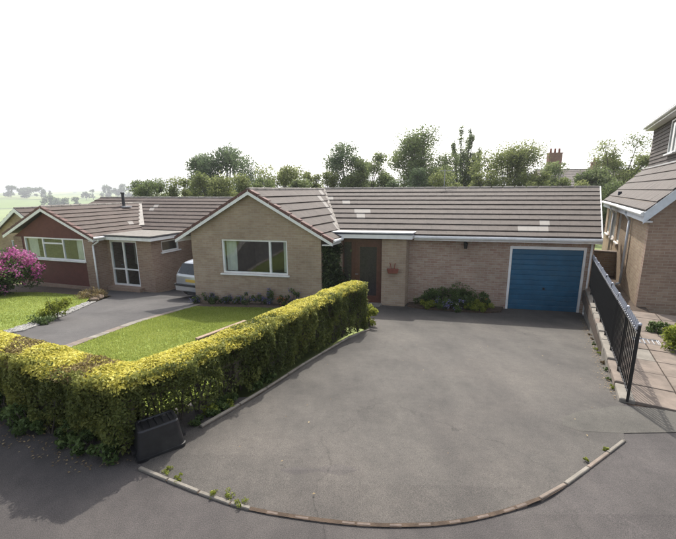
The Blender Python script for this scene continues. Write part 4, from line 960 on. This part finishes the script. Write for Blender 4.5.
# low flowers below the gable window
for i in range(11):
    uu = -7.0 + i * .38; q = fr1((uu, GD - .22 + .06 * math.sin(i * 2.1), 0)); kind = [('purple', 26, .03, 9)] if i % 3 != 2 else ([('orange', 12, .03, 8)] if i > 5 else [('purple', 9, .03, 8), ('whitefl', 4, .03, 6)])
    plant('border_plant', (q.x, q.y, G(q.x, q.y) + .03), .24, .32 + .12 * (i % 2) + (.2 if i in (7, 9) else 0), 620, 'shrub', 'low border plant with ' + ('mauve' if i % 3 != 2 else 'orange' if i > 5 else 'mauve and cream') + ' flowers below the wide gable window', 'plant', 'border plants below the gable window', kind, leaf=.05, seed=i)
q = fr1((UR + .12, -.78, 0)); iv = thing('climbing_ivy', (q.x, q.y, G(q.x, q.y)), 'dark climbing ivy covering the wall between the gable and the front door', 'climber')
n_ = 6500; dd = rng.uniform(GD + .02, PD + .10, n_); zz = rng.uniform(0, 2.1, n_); uu = UR + .02 + np.abs(rng.normal(0, .15, n_)) * (1.25 - .5 * zz / 2.1) * (1 + .5 * np.sin(zz * 5 + dd * 6))
leaves('leaves', np.array([fr1((a, b, c)) for a, b, c in zip(uu, dd, zz)]), .085, .45 + .25 * rng.normal(size=n_), 'ivy', iv, None, 0, .8)
mb = MB()
for i in range(5): a = GD + .15 + i * .15; mb.bar((UR + .03, a, .0), (UR + .03, a + rnd.uniform(-.1, .1), 1.9), .015, .006, 5)
mb.build('stems', 'bark', iv, fr1)
q = (.78, 8.95); plant('golden_tuft', q, .26, .62, 1000, 'lime', 'golden leafy shoot at the driveway end of the hedge', 'plant', leaf=.06, tint=.75)
# weeds
for i, (x, y) in enumerate([(-1.55, 2.97), (-1.42, 2.88), (-1.05, 2.70), (-.92, 2.68), (-.8, 2.62), (2.75, 3.42), (2.4, 3.2)]):
    plant('weed_tuft', (x, y), .06 if i < 5 else .03, .05, 160, 'lime', 'small weed tuft growing along the kerb stones', 'weed', 'weeds along the kerb stones', leaf=.016, stems=False)
for i in range(9):
    s_ = .5 + i * .5 + rnd.uniform(-.1, .1); q = pb(s_, -.055); plant('wall_weed', (q.x, q.y), .055, .08, 130, rnd.choice(['lime', 'dead', 'shrub']), 'small weed at the foot of the retaining wall', 'weed', 'weeds along the retaining wall', leaf=.024, stems=False)
for i in range(14):
    t_ = rnd.uniform(0, .75); a = Vector(HR[1]).lerp(Vector(HR[3]), t_); plant('ground_weed', (a.x + rnd.uniform(-.12, .03), a.y), .12, .14, 160, rnd.choice(['shrub', 'lime', 'shrub']), 'leafy weed at the foot of the hedge beside the driveway', 'weed', 'weeds under the driveway side of the hedge', leaf=.04, stems=False)
for i in range(7):
    a = Vector(HL[1]).lerp(Vector(HL[3]), i / 7 + .05); plant('foot_shrub', (a.x - .02, a.y - .04), .16 + .05 * (i < 3), .22 + .12 * (i < 3), 420, 'shrub', 'green leafy growth at the pavement foot of the hedge', 'plant', 'leafy growth along the pavement foot of the hedge', leaf=.045)

# grass, litter, gravel --------------------------------------------------------
def blades(name, poly, n, h0=.035):
    x, y = scatter(poly, n); n = len(x); z = GV(x, y) + .018; a = rng.uniform(0, 6.28, n); h = h0 * rng.uniform(.5, 1.3, n); l = rng.normal(0, .4, (n, 2)) * h[:, None]
    V = np.empty((n, 3, 3)); wd = .006 * rng.uniform(.8, 1.6, n)
    V[:, 0] = np.c_[x - np.cos(a) * wd, y - np.sin(a) * wd, z]; V[:, 1] = np.c_[x + np.cos(a) * wd, y + np.sin(a) * wd, z]; V[:, 2] = np.c_[x + l[:, 0], y + l[:, 1], z + h]
    me = bpy.data.meshes.new(name); me.vertices.add(n * 3); me.vertices.foreach_set('co', V.ravel().astype(np.float32)); me.loops.add(n * 3); me.loops.foreach_set('vertex_index', np.arange(n * 3, dtype=np.int32)); me.polygons.add(n); me.polygons.foreach_set('loop_start', np.arange(0, n * 3, 3, dtype=np.int32)); me.polygons.foreach_set('loop_total', np.full(n, 3, dtype=np.int32)); me.update(calc_edges=True)
    t = .5 + .2 * rng.normal(size=n) + .25 * vnoise(np.c_[x, y, z], 1.6, 2); me.attributes.new('tint', 'FLOAT', 'FACE').data.foreach_set('value', np.clip(t, 0, 1).astype(np.float32))
    me.materials.append(M['blade']); o = bpy.data.objects.new(name, me); COL.objects.link(o); return o
set_tags(blades('grass', LAWN, 110000), 'mown green grass of the lawn inside the golden hedge', 'grass', kind='stuff')
set_tags(blades('grass', LLAWN, 90000), 'mown green grass of the lawn by the pink hydrangea', 'grass', kind='stuff')
def pebbles(name, poly, n, r0, mat, label, zoff):
    x, y = scatter(poly, n); mb = MB()
    for a, b in zip(x, y): r_ = r0 * rnd.uniform(.5, 1.4); mb.ball((a, b, G(a, b) + zoff), r_, 5, 3, (rnd.uniform(.8, 1.3), rnd.uniform(.8, 1.3), .6))
    o = mb.build(name, mat); set_tags(o, label, 'gravel', kind='stuff')
pebbles('gravel', GRAVEL, 2600, .03, 'gravelm', 'pale gravel between the left lawn and the dark drive', .025)
x, y = scatter([(-2.4, 2.95), (-1.9, 3.1), (-3.4, 3.7), (-4.2, 3.9), (-4.3, 3.6)], 220); o = leaves('leaf_litter', np.c_[x, y, GV(x, y) + .012], .026, rng.uniform(0, 1, len(x)), 'dead', None, np.broadcast_to(np.array([0, 0, 1.]), (len(x), 3)), .8, .6, loc=(-3, 3.4, 1.3)); set_tags(o, 'brown fallen leaves on the pavement at the foot of the hedge', 'leaf litter', kind='stuff')
xs = []; 
for i in range(330):
    if i < 290: s_ = rnd.uniform(0, 7); q = pb(s_, -.06 - abs(rnd.gauss(0, .07))); xs.append((q.x, q.y, G(q.x, q.y) + .022))
    else: q = (rnd.uniform(-1.6, 4), rnd.uniform(2.6, 8)); xs.append((*q, G(*q) + .022))
xs = [p_ for p_ in xs if inside(DRIVE, np.array([p_[0]]), np.array([p_[1]]))[0]]
o = leaves('drive_litter', np.array(xs), .028, rng.uniform(0, 1, len(xs)), 'dead', None, np.broadcast_to(np.array([0, 0, 1.]), (len(xs), 3)), .85, .6, loc=(2, 5, 1)); set_tags(o, 'scattered fallen leaves on the wide driveway', 'leaf litter', kind='stuff')
x, y = scatter([P2(.4, 1.3), P2(3.9, 1.3), P2(4.0, 4), P2(0, 4)], 500); z = np.array([ZP(a, b) for a, b in zip(x, y)]); o = leaves('bed_litter', np.c_[x, y, z], .06, rng.uniform(0, 1, len(x)), 'dead', None, np.broadcast_to(np.array([0, 0, 1.]), (len(x), 3)), .7, .6, loc=(6, 6, .9)); set_tags(o, 'brown dry leaves on the soil beside the slab path', 'leaf litter', kind='stuff')

# rocks in the soil bed by the left lawn
for i, (x, y, r_) in enumerate([(-8.58, 12.75, .13), (-8.72, 13.15, .17), (-8.98, 13.5, .12), (-9.25, 13.75, .15)]):
    mb = MB(); mb.ball((0, 0, r_ * .25), r_, 9, 6, (1.3, .8, .6)); mb.v = [tuple(c * (1 + .16 * math.sin(7 * c2 + i) + rnd.uniform(-.06, .06)) for c, c2 in zip(v, (v[1], v[2], v[0]))) for v in mb.v]
    o = mb.build('rock', 'rock', off=(0, 0, 0)); o.location = (x, y, G(x, y)); o.rotation_euler.z = i; set_tags(o, ['small round rock at the lawn end of the soil bed', 'largest flat rock in the soil bed by the dark drive', 'middle rock in the soil bed by the dark drive', 'rock in the soil bed nearest the glazed porch'][i], 'rock')
plant('rock_heather', (-9.05, 13.3), .55, .3, 2400, 'brownleaf', 'brown low heather spreading over the soil bed rocks', 'plant', leaf=.05, tint=.15)

# ================================================================== TIMBER RAIL, BOX, CAR
p0, p1 = Vector((-2.46, 6.15, 0)), Vector((-1.85, 7.15, 0)); rl = thing('timber_rail', (p0.x, p0.y, G(p0.x, p0.y)), 'weathered timber rail on short posts behind the hedge on the lawn', 'rail')
d_ = (p1 - p0).normalized(); nn_ = Vector((-d_.y, d_.x, 0)); zt0, zt1 = 1.30, 1.27
mb = MB(); vv = []
for dz in (-.045, 0):
    for p_, z_, s_ in ((p0, zt0, 1), (p0, zt0, -1), (p1, zt1, -1), (p1, zt1, 1)): q = p_ + nn_ * .04 * s_; vv.append((q.x, q.y, z_ + dz))
mb.hexa(vv); mb.build('rail', 'wood', rl, bevel=.006)
for t_ in (.03, .5, .97):
    q = p0.lerp(p1, t_); zt_ = zt0 + (zt1 - zt0) * t_ - .046; MB().box((q.x - .035, q.y - .035, G(q.x, q.y) - .1), (q.x + .035, q.y + .035, zt_)).build('post', 'wood', rl)

bx = thing('recycling_box', (-1.80, 3.33, G(-1.80, 3.33)), 'black plastic storage box upside down beside the hedge corner', 'box', rz=R(38))
def boxring(x, y, z, r, n=4):
    o_ = []
    for cx_, cy_, a0 in ((x - r, y - r, 0), (-x + r, y - r, 90), (-x + r, -y + r, 180), (x - r, -y + r, 270)):
        for i in range(n + 1): a = R(a0 + 90 * i / n); o_.append((cx_ + r * math.cos(a), cy_ + r * math.sin(a), z))
    return o_
def loft(rings, cap0=True, cap1=True):
    mb = MB(); n = len(rings[0]); vs_ = [v for r_ in rings for v in r_]; fs = []
    for j in range(len(rings) - 1):
        for i in range(n): fs.append((j * n + i, j * n + (i + 1) % n, (j + 1) * n + (i + 1) % n, (j + 1) * n + i))
    if cap0: fs.append(tuple(range(n - 1, -1, -1)))
    if cap1: fs.append(tuple(range((len(rings) - 1) * n, len(rings) * n)))
    mb.add(vs_, fs); return mb
loft([boxring(.225, .155, .0, .04), boxring(.225, .155, .03, .04), boxring(.215, .145, .032, .04), boxring(.185, .118, .28, .04), boxring(.175, .108, .292, .035), boxring(.155, .088, .292, .03), boxring(.150, .083, .280, .03)]).build('body', 'blackplastic', bx, off=(0, 0, 0))
for s_ in (-1, 1): MB().box((s_ * .19 - .02, -.06, .05), (s_ * .19 + .035 * s_ + .02 * s_, .06, .085)).build('handle', 'blackplastic', bx, off=(0, 0, 0))
for i in range(-2, 3): MB().box((i * .06 - .006, -.08, .280), (i * .06 + .006, .08, .290)).build('rib', 'blackplastic', bx, off=(0, 0, 0))

def make_car():
    a = R(24); hd = Vector((math.sin(a), math.cos(a), 0)); rt = Vector((math.cos(a), -math.sin(a), 0))
    rear = Vector((-6.20, 13.9, 0)) + rt * .82; c = rear + hd * 1.9; z0 = -.5 * .72
    z0 = G(rear.x, rear.y) * .8 + G(c.x, c.y) * .2 - .02
    car = thing('parked_car', (c.x, c.y, z0), 'silver hatchback parked between the two bungalows', 'car', rz=-a)      # local: +y forward, x right
    # stations from rear to front: y, half width, z sill, z belt, half width roof, z roof
    st = [(-1.90, .70, .40, .82, .64, .88), (-1.85, .78, .28, .90, .67, .97), (-1.76, .81, .24, .92, .62, 1.15), (-1.60, .82, .21, .92, .58, 1.36), (-1.1, .825, .19, .91, .56, 1.43), (-.4, .825, .19, .90, .56, 1.445), (.2, .825, .19, .89, .55, 1.40), (.62, .82, .20, .88, .60, 1.12), (.95, .81, .21, .86, .66, .93), (1.5, .78, .24, .78, .62, .82), (1.85, .68, .32, .62, .52, .66), (1.93, .60, .38, .54, .48, .56)]
    rings = []
    for y_, hw_, zs, zb_, hr, zr_ in st:
        half = [(0, zs), (hw_ * .8, zs), (hw_ * .97, zs + .08), (hw_, (zs + zb_) / 2), (hw_ * .96, zb_), (hr + .03, zr_ - (zr_ - zb_) * .15), (hr * .85, zr_), (0, zr_ + .015)]
        rings.append([(x, y_, z) for x, z in half] + [(-x, y_, z) for x, z in half[-2:0:-1]])
    body = loft(rings).build('body', 'silver', car, off=(0, 0, 0), smooth=True)
    mb = MB(); mb.add([(-.60, -1.905, .97), (.60, -1.905, .97), (.53, -1.70, 1.33), (-.53, -1.70, 1.33)], [(0, 1, 2, 3)]); mb.add([(-.60, -1.80, .97), (.60, -1.80, .97), (.53, -1.60, 1.33), (-.53, -1.60, 1.33)], [(3, 2, 1, 0)]); mb.build('rear_window', 'carglass', car, off=(0, 0, 0))
    for s_ in (-1, 1):
        mb = MB()
        for y0_, y1_ in ((-1.42, -.95), (-.90, -.15), (-.10, .50)):
            zt_ = lambda y_: 1.36 if y_ < .1 else 1.36 - (y_ - .1) * .6
            xo = lambda z: s_ * (.825 - (z - .90) * .42)
            yb0 = y0_; mb.hexa([(xo(.93), yb0, .93), (xo(.93), y1_, .93), (xo(.93) * .97, y1_, .93), (xo(.93) * .97, yb0, .93), (xo(1.33), yb0 + .1, min(1.33, zt_(yb0))), (xo(zt_(y1_)), y1_, min(1.33, zt_(y1_))), (xo(zt_(y1_)) * .97, y1_, min(1.33, zt_(y1_))), (xo(1.33) * .97, yb0 + .1, 1.33)])
        mb.build('side_window', 'carglass', car, off=(0, 0, 0))
        mb = MB(); mb.hexa([(s_ * .60, -1.86, .74), (s_ * .80, -1.70, .74), (s_ * .82, -1.60, .76), (s_ * .62, -1.80, .76), (s_ * .58, -1.84, .98), (s_ * .74, -1.70, 1.02), (s_ * .76, -1.58, 1.02), (s_ * .60, -1.72, .98)]); mb.build('tail_light', 'redlens', car, off=(0, 0, 0), bevel=.015)
        for y_ in (-1.22, 1.22):
            mb = MB(); mb.bar((s_ * .66, y_, .29), (s_ * .835, y_, .29), .29, n=20); wh = mb.build('wheel', 'rubber', car, off=(0, 0, 0), bevel=.02)
            mb = MB(); mb.bar((s_ * .80, y_, .29), (s_ * .842, y_, .29), .19, n=14); mb.build('rim', 'alloy', wh, off=(0, 0, 0))
            mb = MB(); mb.bar((s_ * .70, y_, .30), (s_ * .828, y_, .30), .34, n=20); mb.build('wheel_arch', 'cartrim', car, off=(0, 0, 0))
        mb = MB(); mb.ball((s_ * .93, .42, .98), .1, 8, 6, (1, .6, .7)); mb.build('wing_mirror', 'silver', car, off=(0, 0, 0), smooth=True)
    mb = MB(); mb.hexa([(-.78, -1.93, .30), (.78, -1.93, .30), (.83, -1.6, .26), (-.83, -1.6, .26), (-.78, -1.95, .56), (.78, -1.95, .56), (.84, -1.6, .58), (-.84, -1.6, .58)]); bpr = mb.build('rear_bumper', 'silver', car, off=(0, 0, 0), bevel=.03)
    MB().hexa([(-.79, -1.962, .50), (.79, -1.962, .50), (.845, -1.62, .50), (-.845, -1.62, .50), (-.79, -1.962, .57), (.79, -1.962, .57), (.845, -1.62, .585), (-.845, -1.62, .585)]).build('bumper_strip', 'cartrim', bpr, off=(0, 0, 0))
    MB().box((-.24, -1.925, .67), (.24, -1.885, .77)).build('number_plate', 'plate', car, off=(0, 0, 0))
    MB().box((-.25, -1.88, .16), (.25, -1.6, .3)).build('underbody', 'cartrim', car, off=(0, 0, 0))
make_car()

# ================================================================== TREES
def tree(name, label, loc, hgt, rx, ry, n, mat, leaf, z_lo=.25, shape='round', seed=0, group='trees behind the bungalows', clumps=26, gap=.0, tint=.42):
    n = int(n * 2.0); r_ = random.Random(seed); t = thing(name, loc, label, 'tree', group); L0 = np.array(loc); mb = MB(); mb.bar((0, 0, -.6), (0, 0, hgt * .45), hgt * .028, hgt * .018, 8)
    C_ = []
    if shape == 'column':                       # several steep leaders, each feathered to a bare tip
        for i in range(11):
            a = i * 2.4 + r_.uniform(-.4, .4); q = math.sqrt((i + .4) / 11) * .95; ht = hgt * (1.0 - .38 * q ** 1.3) * r_.uniform(.92, 1.03); b0 = Vector((rx * q * .35 * math.cos(a), ry * q * .35 * math.sin(a), hgt * .22)); tip = Vector((rx * q * math.cos(a), ry * q * math.sin(a), ht)); mb.bar((0, 0, hgt * .1), b0, hgt * .012, hgt * .009, 5); mb.bar(b0, tip, hgt * .009, hgt * .0012, 5)
            for k in range(9):
                f = (k + .3) / 9 * .93; p = b0.lerp(tip, f); C_.append((p.x + r_.gauss(0, .05 * rx), p.y + r_.gauss(0, .05 * rx), p.z, rx * (.30 - .20 * f) * r_.uniform(.8, 1.2)))
    else:
        for i in range(clumps):
            f = r_.uniform(z_lo, .93); z = hgt * f; g = (f - z_lo) / (1 - z_lo); env = math.sqrt(max(.06, 1 - (2 * g - .75) ** 2 / 1.62)); a = r_.uniform(0, 6.28); q = math.sqrt(r_.uniform(.02, 1)) * env * .82; C_.append((rx * q * math.cos(a), ry * q * math.sin(a), z, (rx + ry) / 2 * r_.uniform(.24, .46)))
        for c in C_:
            b0 = Vector((0, 0, hgt * .3 * r_.uniform(.6, 1.4))); e = Vector(c[:3]); md = b0.lerp(e, .5) + Vector((0, 0, .05 * hgt)); mb.bar(b0, md, hgt * .010, hgt * .006, 5); mb.bar(md, e, hgt * .006, hgt * .002, 5)
            for k in range(4): mb.bar(e, e + Vector((r_.gauss(0, 1), r_.gauss(0, 1), abs(r_.gauss(0, 1)) + .3)).normalized() * c[3] * r_.uniform(.8, 1.2), hgt * .0022, hgt * .0006, 4)
    mb.build('trunk', 'bark', t, off=(0, 0, 0))
    C_ = np.array(C_); nc = len(C_); k = rng.integers(0, nc, n); d = rng.normal(size=(n, 3)); d /= np.linalg.norm(d, axis=1)[:, None]; sq = np.array([1, 1, .78 if shape != 'column' else 1.7])
    P = C_[k, :3] + d * sq * (C_[k, 3] * (rng.uniform(.05, 1, n) ** .55 + .16 * np.abs(rng.normal(size=n)) * (rng.uniform(0, 1, n) < .2)))[:, None]
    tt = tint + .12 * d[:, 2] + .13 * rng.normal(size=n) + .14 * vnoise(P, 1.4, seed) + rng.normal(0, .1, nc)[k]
    kp = vnoise(P, 2.4, seed + 5) > -1.0 + gap
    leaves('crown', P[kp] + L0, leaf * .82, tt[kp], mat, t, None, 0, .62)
    return t
EYEV = Vector((0, 0, EYE))
def px(x, y, Y):
    d = F + RX * ((x - 338) / FPX) - UX * ((y - 269.5) / FPX); return EYEV + d * (Y / d.y)
def tree_px(name, label, x, ytop, Y, halfpx, n, mat, leaf, **kw):
    b = px(x, ytop, Y); zb_ = G(b.x, b.y) - .2 + far(b.x, b.y) * 1.0; r_ = halfpx * Y / FPX * 1.28
    return tree(name, label, (b.x, b.y, zb_), (b.z - zb_), r_, r_ * .9, n, mat, leaf, **kw)
tree_px('broadleaf_tree', 'big round dark green tree rising behind the neighbouring brown brick bungalow roof', 224, 148, 42, 31, 13000, 'treeC', .24, seed=1, clumps=34, z_lo=.35)
tree_px('bushy_tree', 'low dark bushy tree behind the flue of the brown brick bungalow', 148, 179, 36, 20, 6000, 'treeA', .20, seed=2, z_lo=.2)
tree_px('bushy_tree', 'yellowish green bushy tree below the big round dark tree', 208, 171, 33, 22, 6500, 'treeB', .19, seed=3, z_lo=.2)
tree_px('bushy_tree', 'pale green bushy tree left of the front gable peak', 242, 172, 32, 15, 4500, 'treeB', .18, seed=13, z_lo=.2)
tree_px('bushy_tree', 'light green loose tree behind the front gable peak', 280, 163, 34, 22, 6500, 'treeB', .20, seed=4, z_lo=.2, gap=.2)
tree_px('bushy_tree', 'small light green tree between the gable tree and the twin dark tree', 312, 169, 36, 13, 3500, 'treeB', .19, seed=5, z_lo=.2, gap=.2)
tree_px('broadleaf_tree', 'dark blue-green tree behind the bungalow valley', 347, 141, 36, 22, 8000, 'treeC', .20, seed=6, z_lo=.25)
tree_px('broadleaf_tree', 'olive green tree in front of the dark blue-green tree', 368, 150, 33, 21, 8000, 'treeA', .19, seed=7, z_lo=.2)
tree_px('broadleaf_tree', 'tall rounded mid green tree behind the rooftop aerial', 421, 128, 38, 30, 13000, 'treeA', .21, seed=8, clumps=46, z_lo=.3, gap=.1)
tree_px('bushy_tree', 'dark low tree at the foot of the tall rounded tree', 410, 160, 31, 20, 6500, 'treeC', .18, seed=9, z_lo=.15)
tree_px('columnar_tree', 'narrow upright tree with bare branch tips behind the garage roof', 468, 107, 40, 17, 8500, 'treeA', .19, seed=10, shape='column', clumps=34, z_lo=.2, gap=.25)
tree_px('bushy_tree', 'low yellow-green tree right of the rooftop aerial', 450, 172, 30, 22, 5500, 'treeB', .18, seed=14, z_lo=.1)
tree_px('broadleaf_tree', 'broad light green tree behind the garage roof', 512, 147, 34, 34, 13000, 'treeB', .19, seed=11, clumps=40, z_lo=.2, gap=.1)
tree_px('bushy_tree', 'olive tree below the old chimneys', 552, 163, 36, 24, 6500, 'treeA', .20, seed=12, z_lo=.15, gap=.15)
tree_px('bushy_tree', 'dark green bush between the old houses and the dormer house', 592, 168, 34, 20, 6000, 'treeA', .19, seed=15, z_lo=.1, gap=.1)
tree_px('airy_tree', 'airy pale green tree beside the dormer house roof', 626, 134, 36, 25, 5600, 'treeB', .20, seed=16, clumps=26, z_lo=.35, gap=.45)
fill = [(176, 177, 30, 17, 'treeB', 'small pale tree behind the valley of the brown brick bungalow'), (262, 174, 30, 14, 'treeA', 'small olive tree hidden behind the front gable peak'), (298, 175, 31, 14, 'treeA', 'small olive tree behind the wing ridge of the buff bungalow'),
        (328, 170, 33, 13, 'treeB', 'small yellow-green tree in front of the dark blue-green tree'), (388, 168, 34, 16, 'treeA', 'small olive tree between the olive tree and the tall rounded tree'), (438, 165, 34, 15, 'treeA', 'mid green bush between the tall rounded tree and the narrow upright tree'),
        (486, 167, 32, 16, 'treeB', 'pale bush at the foot of the narrow upright tree'), (536, 170, 31, 18, 'treeB', 'pale bush between the broad tree and the paired chimney'), (574, 175, 31, 15, 'treeB', 'pale yellow bush in front of the old house roofs'), (610, 172, 31, 16, 'treeA', 'olive bush beside the gutter of the dormer house')]
for i, (x, y, Y, hp, mt, lb) in enumerate(fill): tree_px('garden_tree', lb, x, y, Y, hp, 3800, mt, .17, seed=60 + i, z_lo=.1, gap=.1, clumps=20)
# far field trees on the hill
for i, (x, yt, hp) in enumerate([(9, 186, 6), (25, 187, 7), (40, 187, 6), (50, 189.5, 2.5), (85, 189, 4), (92, 188, 3), (105, 185, 6), (120, 184, 7), (128, 186, 5), (62, 196, 9), (48, 195, 7), (76, 197, 7)]):
    Y = 620 if yt < 191 else 430; b = px(x, yt, Y); zb_ = far(b.x, b.y) + (0); r_ = hp * Y / FPX; hh = max(4, b.z - zb_)
    tree('field_tree', 'hazy round tree on the distant hillside fields', (b.x, b.y, zb_ - .5), hh, r_, r_, 420, 'treeC', r_ * .34, seed=40 + i, group='trees on the distant hillside', clumps=12, z_lo=.2)
# hedge across the road (mirrored in the windows)
oh = thing('roadside_hedge', (0, -9.6, 1.3), 'long clipped hedge on the far side of the road', 'hedge')
n_ = 30000; P = np.c_[rng.uniform(-40, 40, n_), -9.6 + rng.normal(0, .3, n_), 1.25 + 1.5 * rng.uniform(0, 1, n_) ** .7]; leaves('foliage', P, .2, .55 + .25 * rng.normal(size=n_), 'hedge', oh)
mb = MB(); mb.box((-40, -9.8, 1.1), (40, -9.4, 2.6)); mb.build('inner_twigs', 'bark', oh)
# ================================================================== HAZE
hz = MB().box((-2600, -2450, -80), (2600, 2500, 75)).build('haze', 'white'); hz['kind'] = 'stuff'; set_tags(hz, 'pale summer haze over the distant fields', 'haze', kind='stuff')
hm = bpy.data.materials.new('haze air'); hm.use_nodes = True; t_ = hm.node_tree; t_.nodes.remove(t_.nodes['Principled BSDF']); pvn = t_.nodes.new('ShaderNodeVolumePrincipled'); pvn.inputs['Color'].default_value = (.92, .95, 1, 1); pvn.inputs['Density'].default_value = .0006; pvn.inputs['Anisotropy'].default_value = .3
t_.links.new(pvn.outputs[0], t_.nodes['Material Output'].inputs['Volume']); hz.data.materials.clear(); hz.data.materials.append(hm)
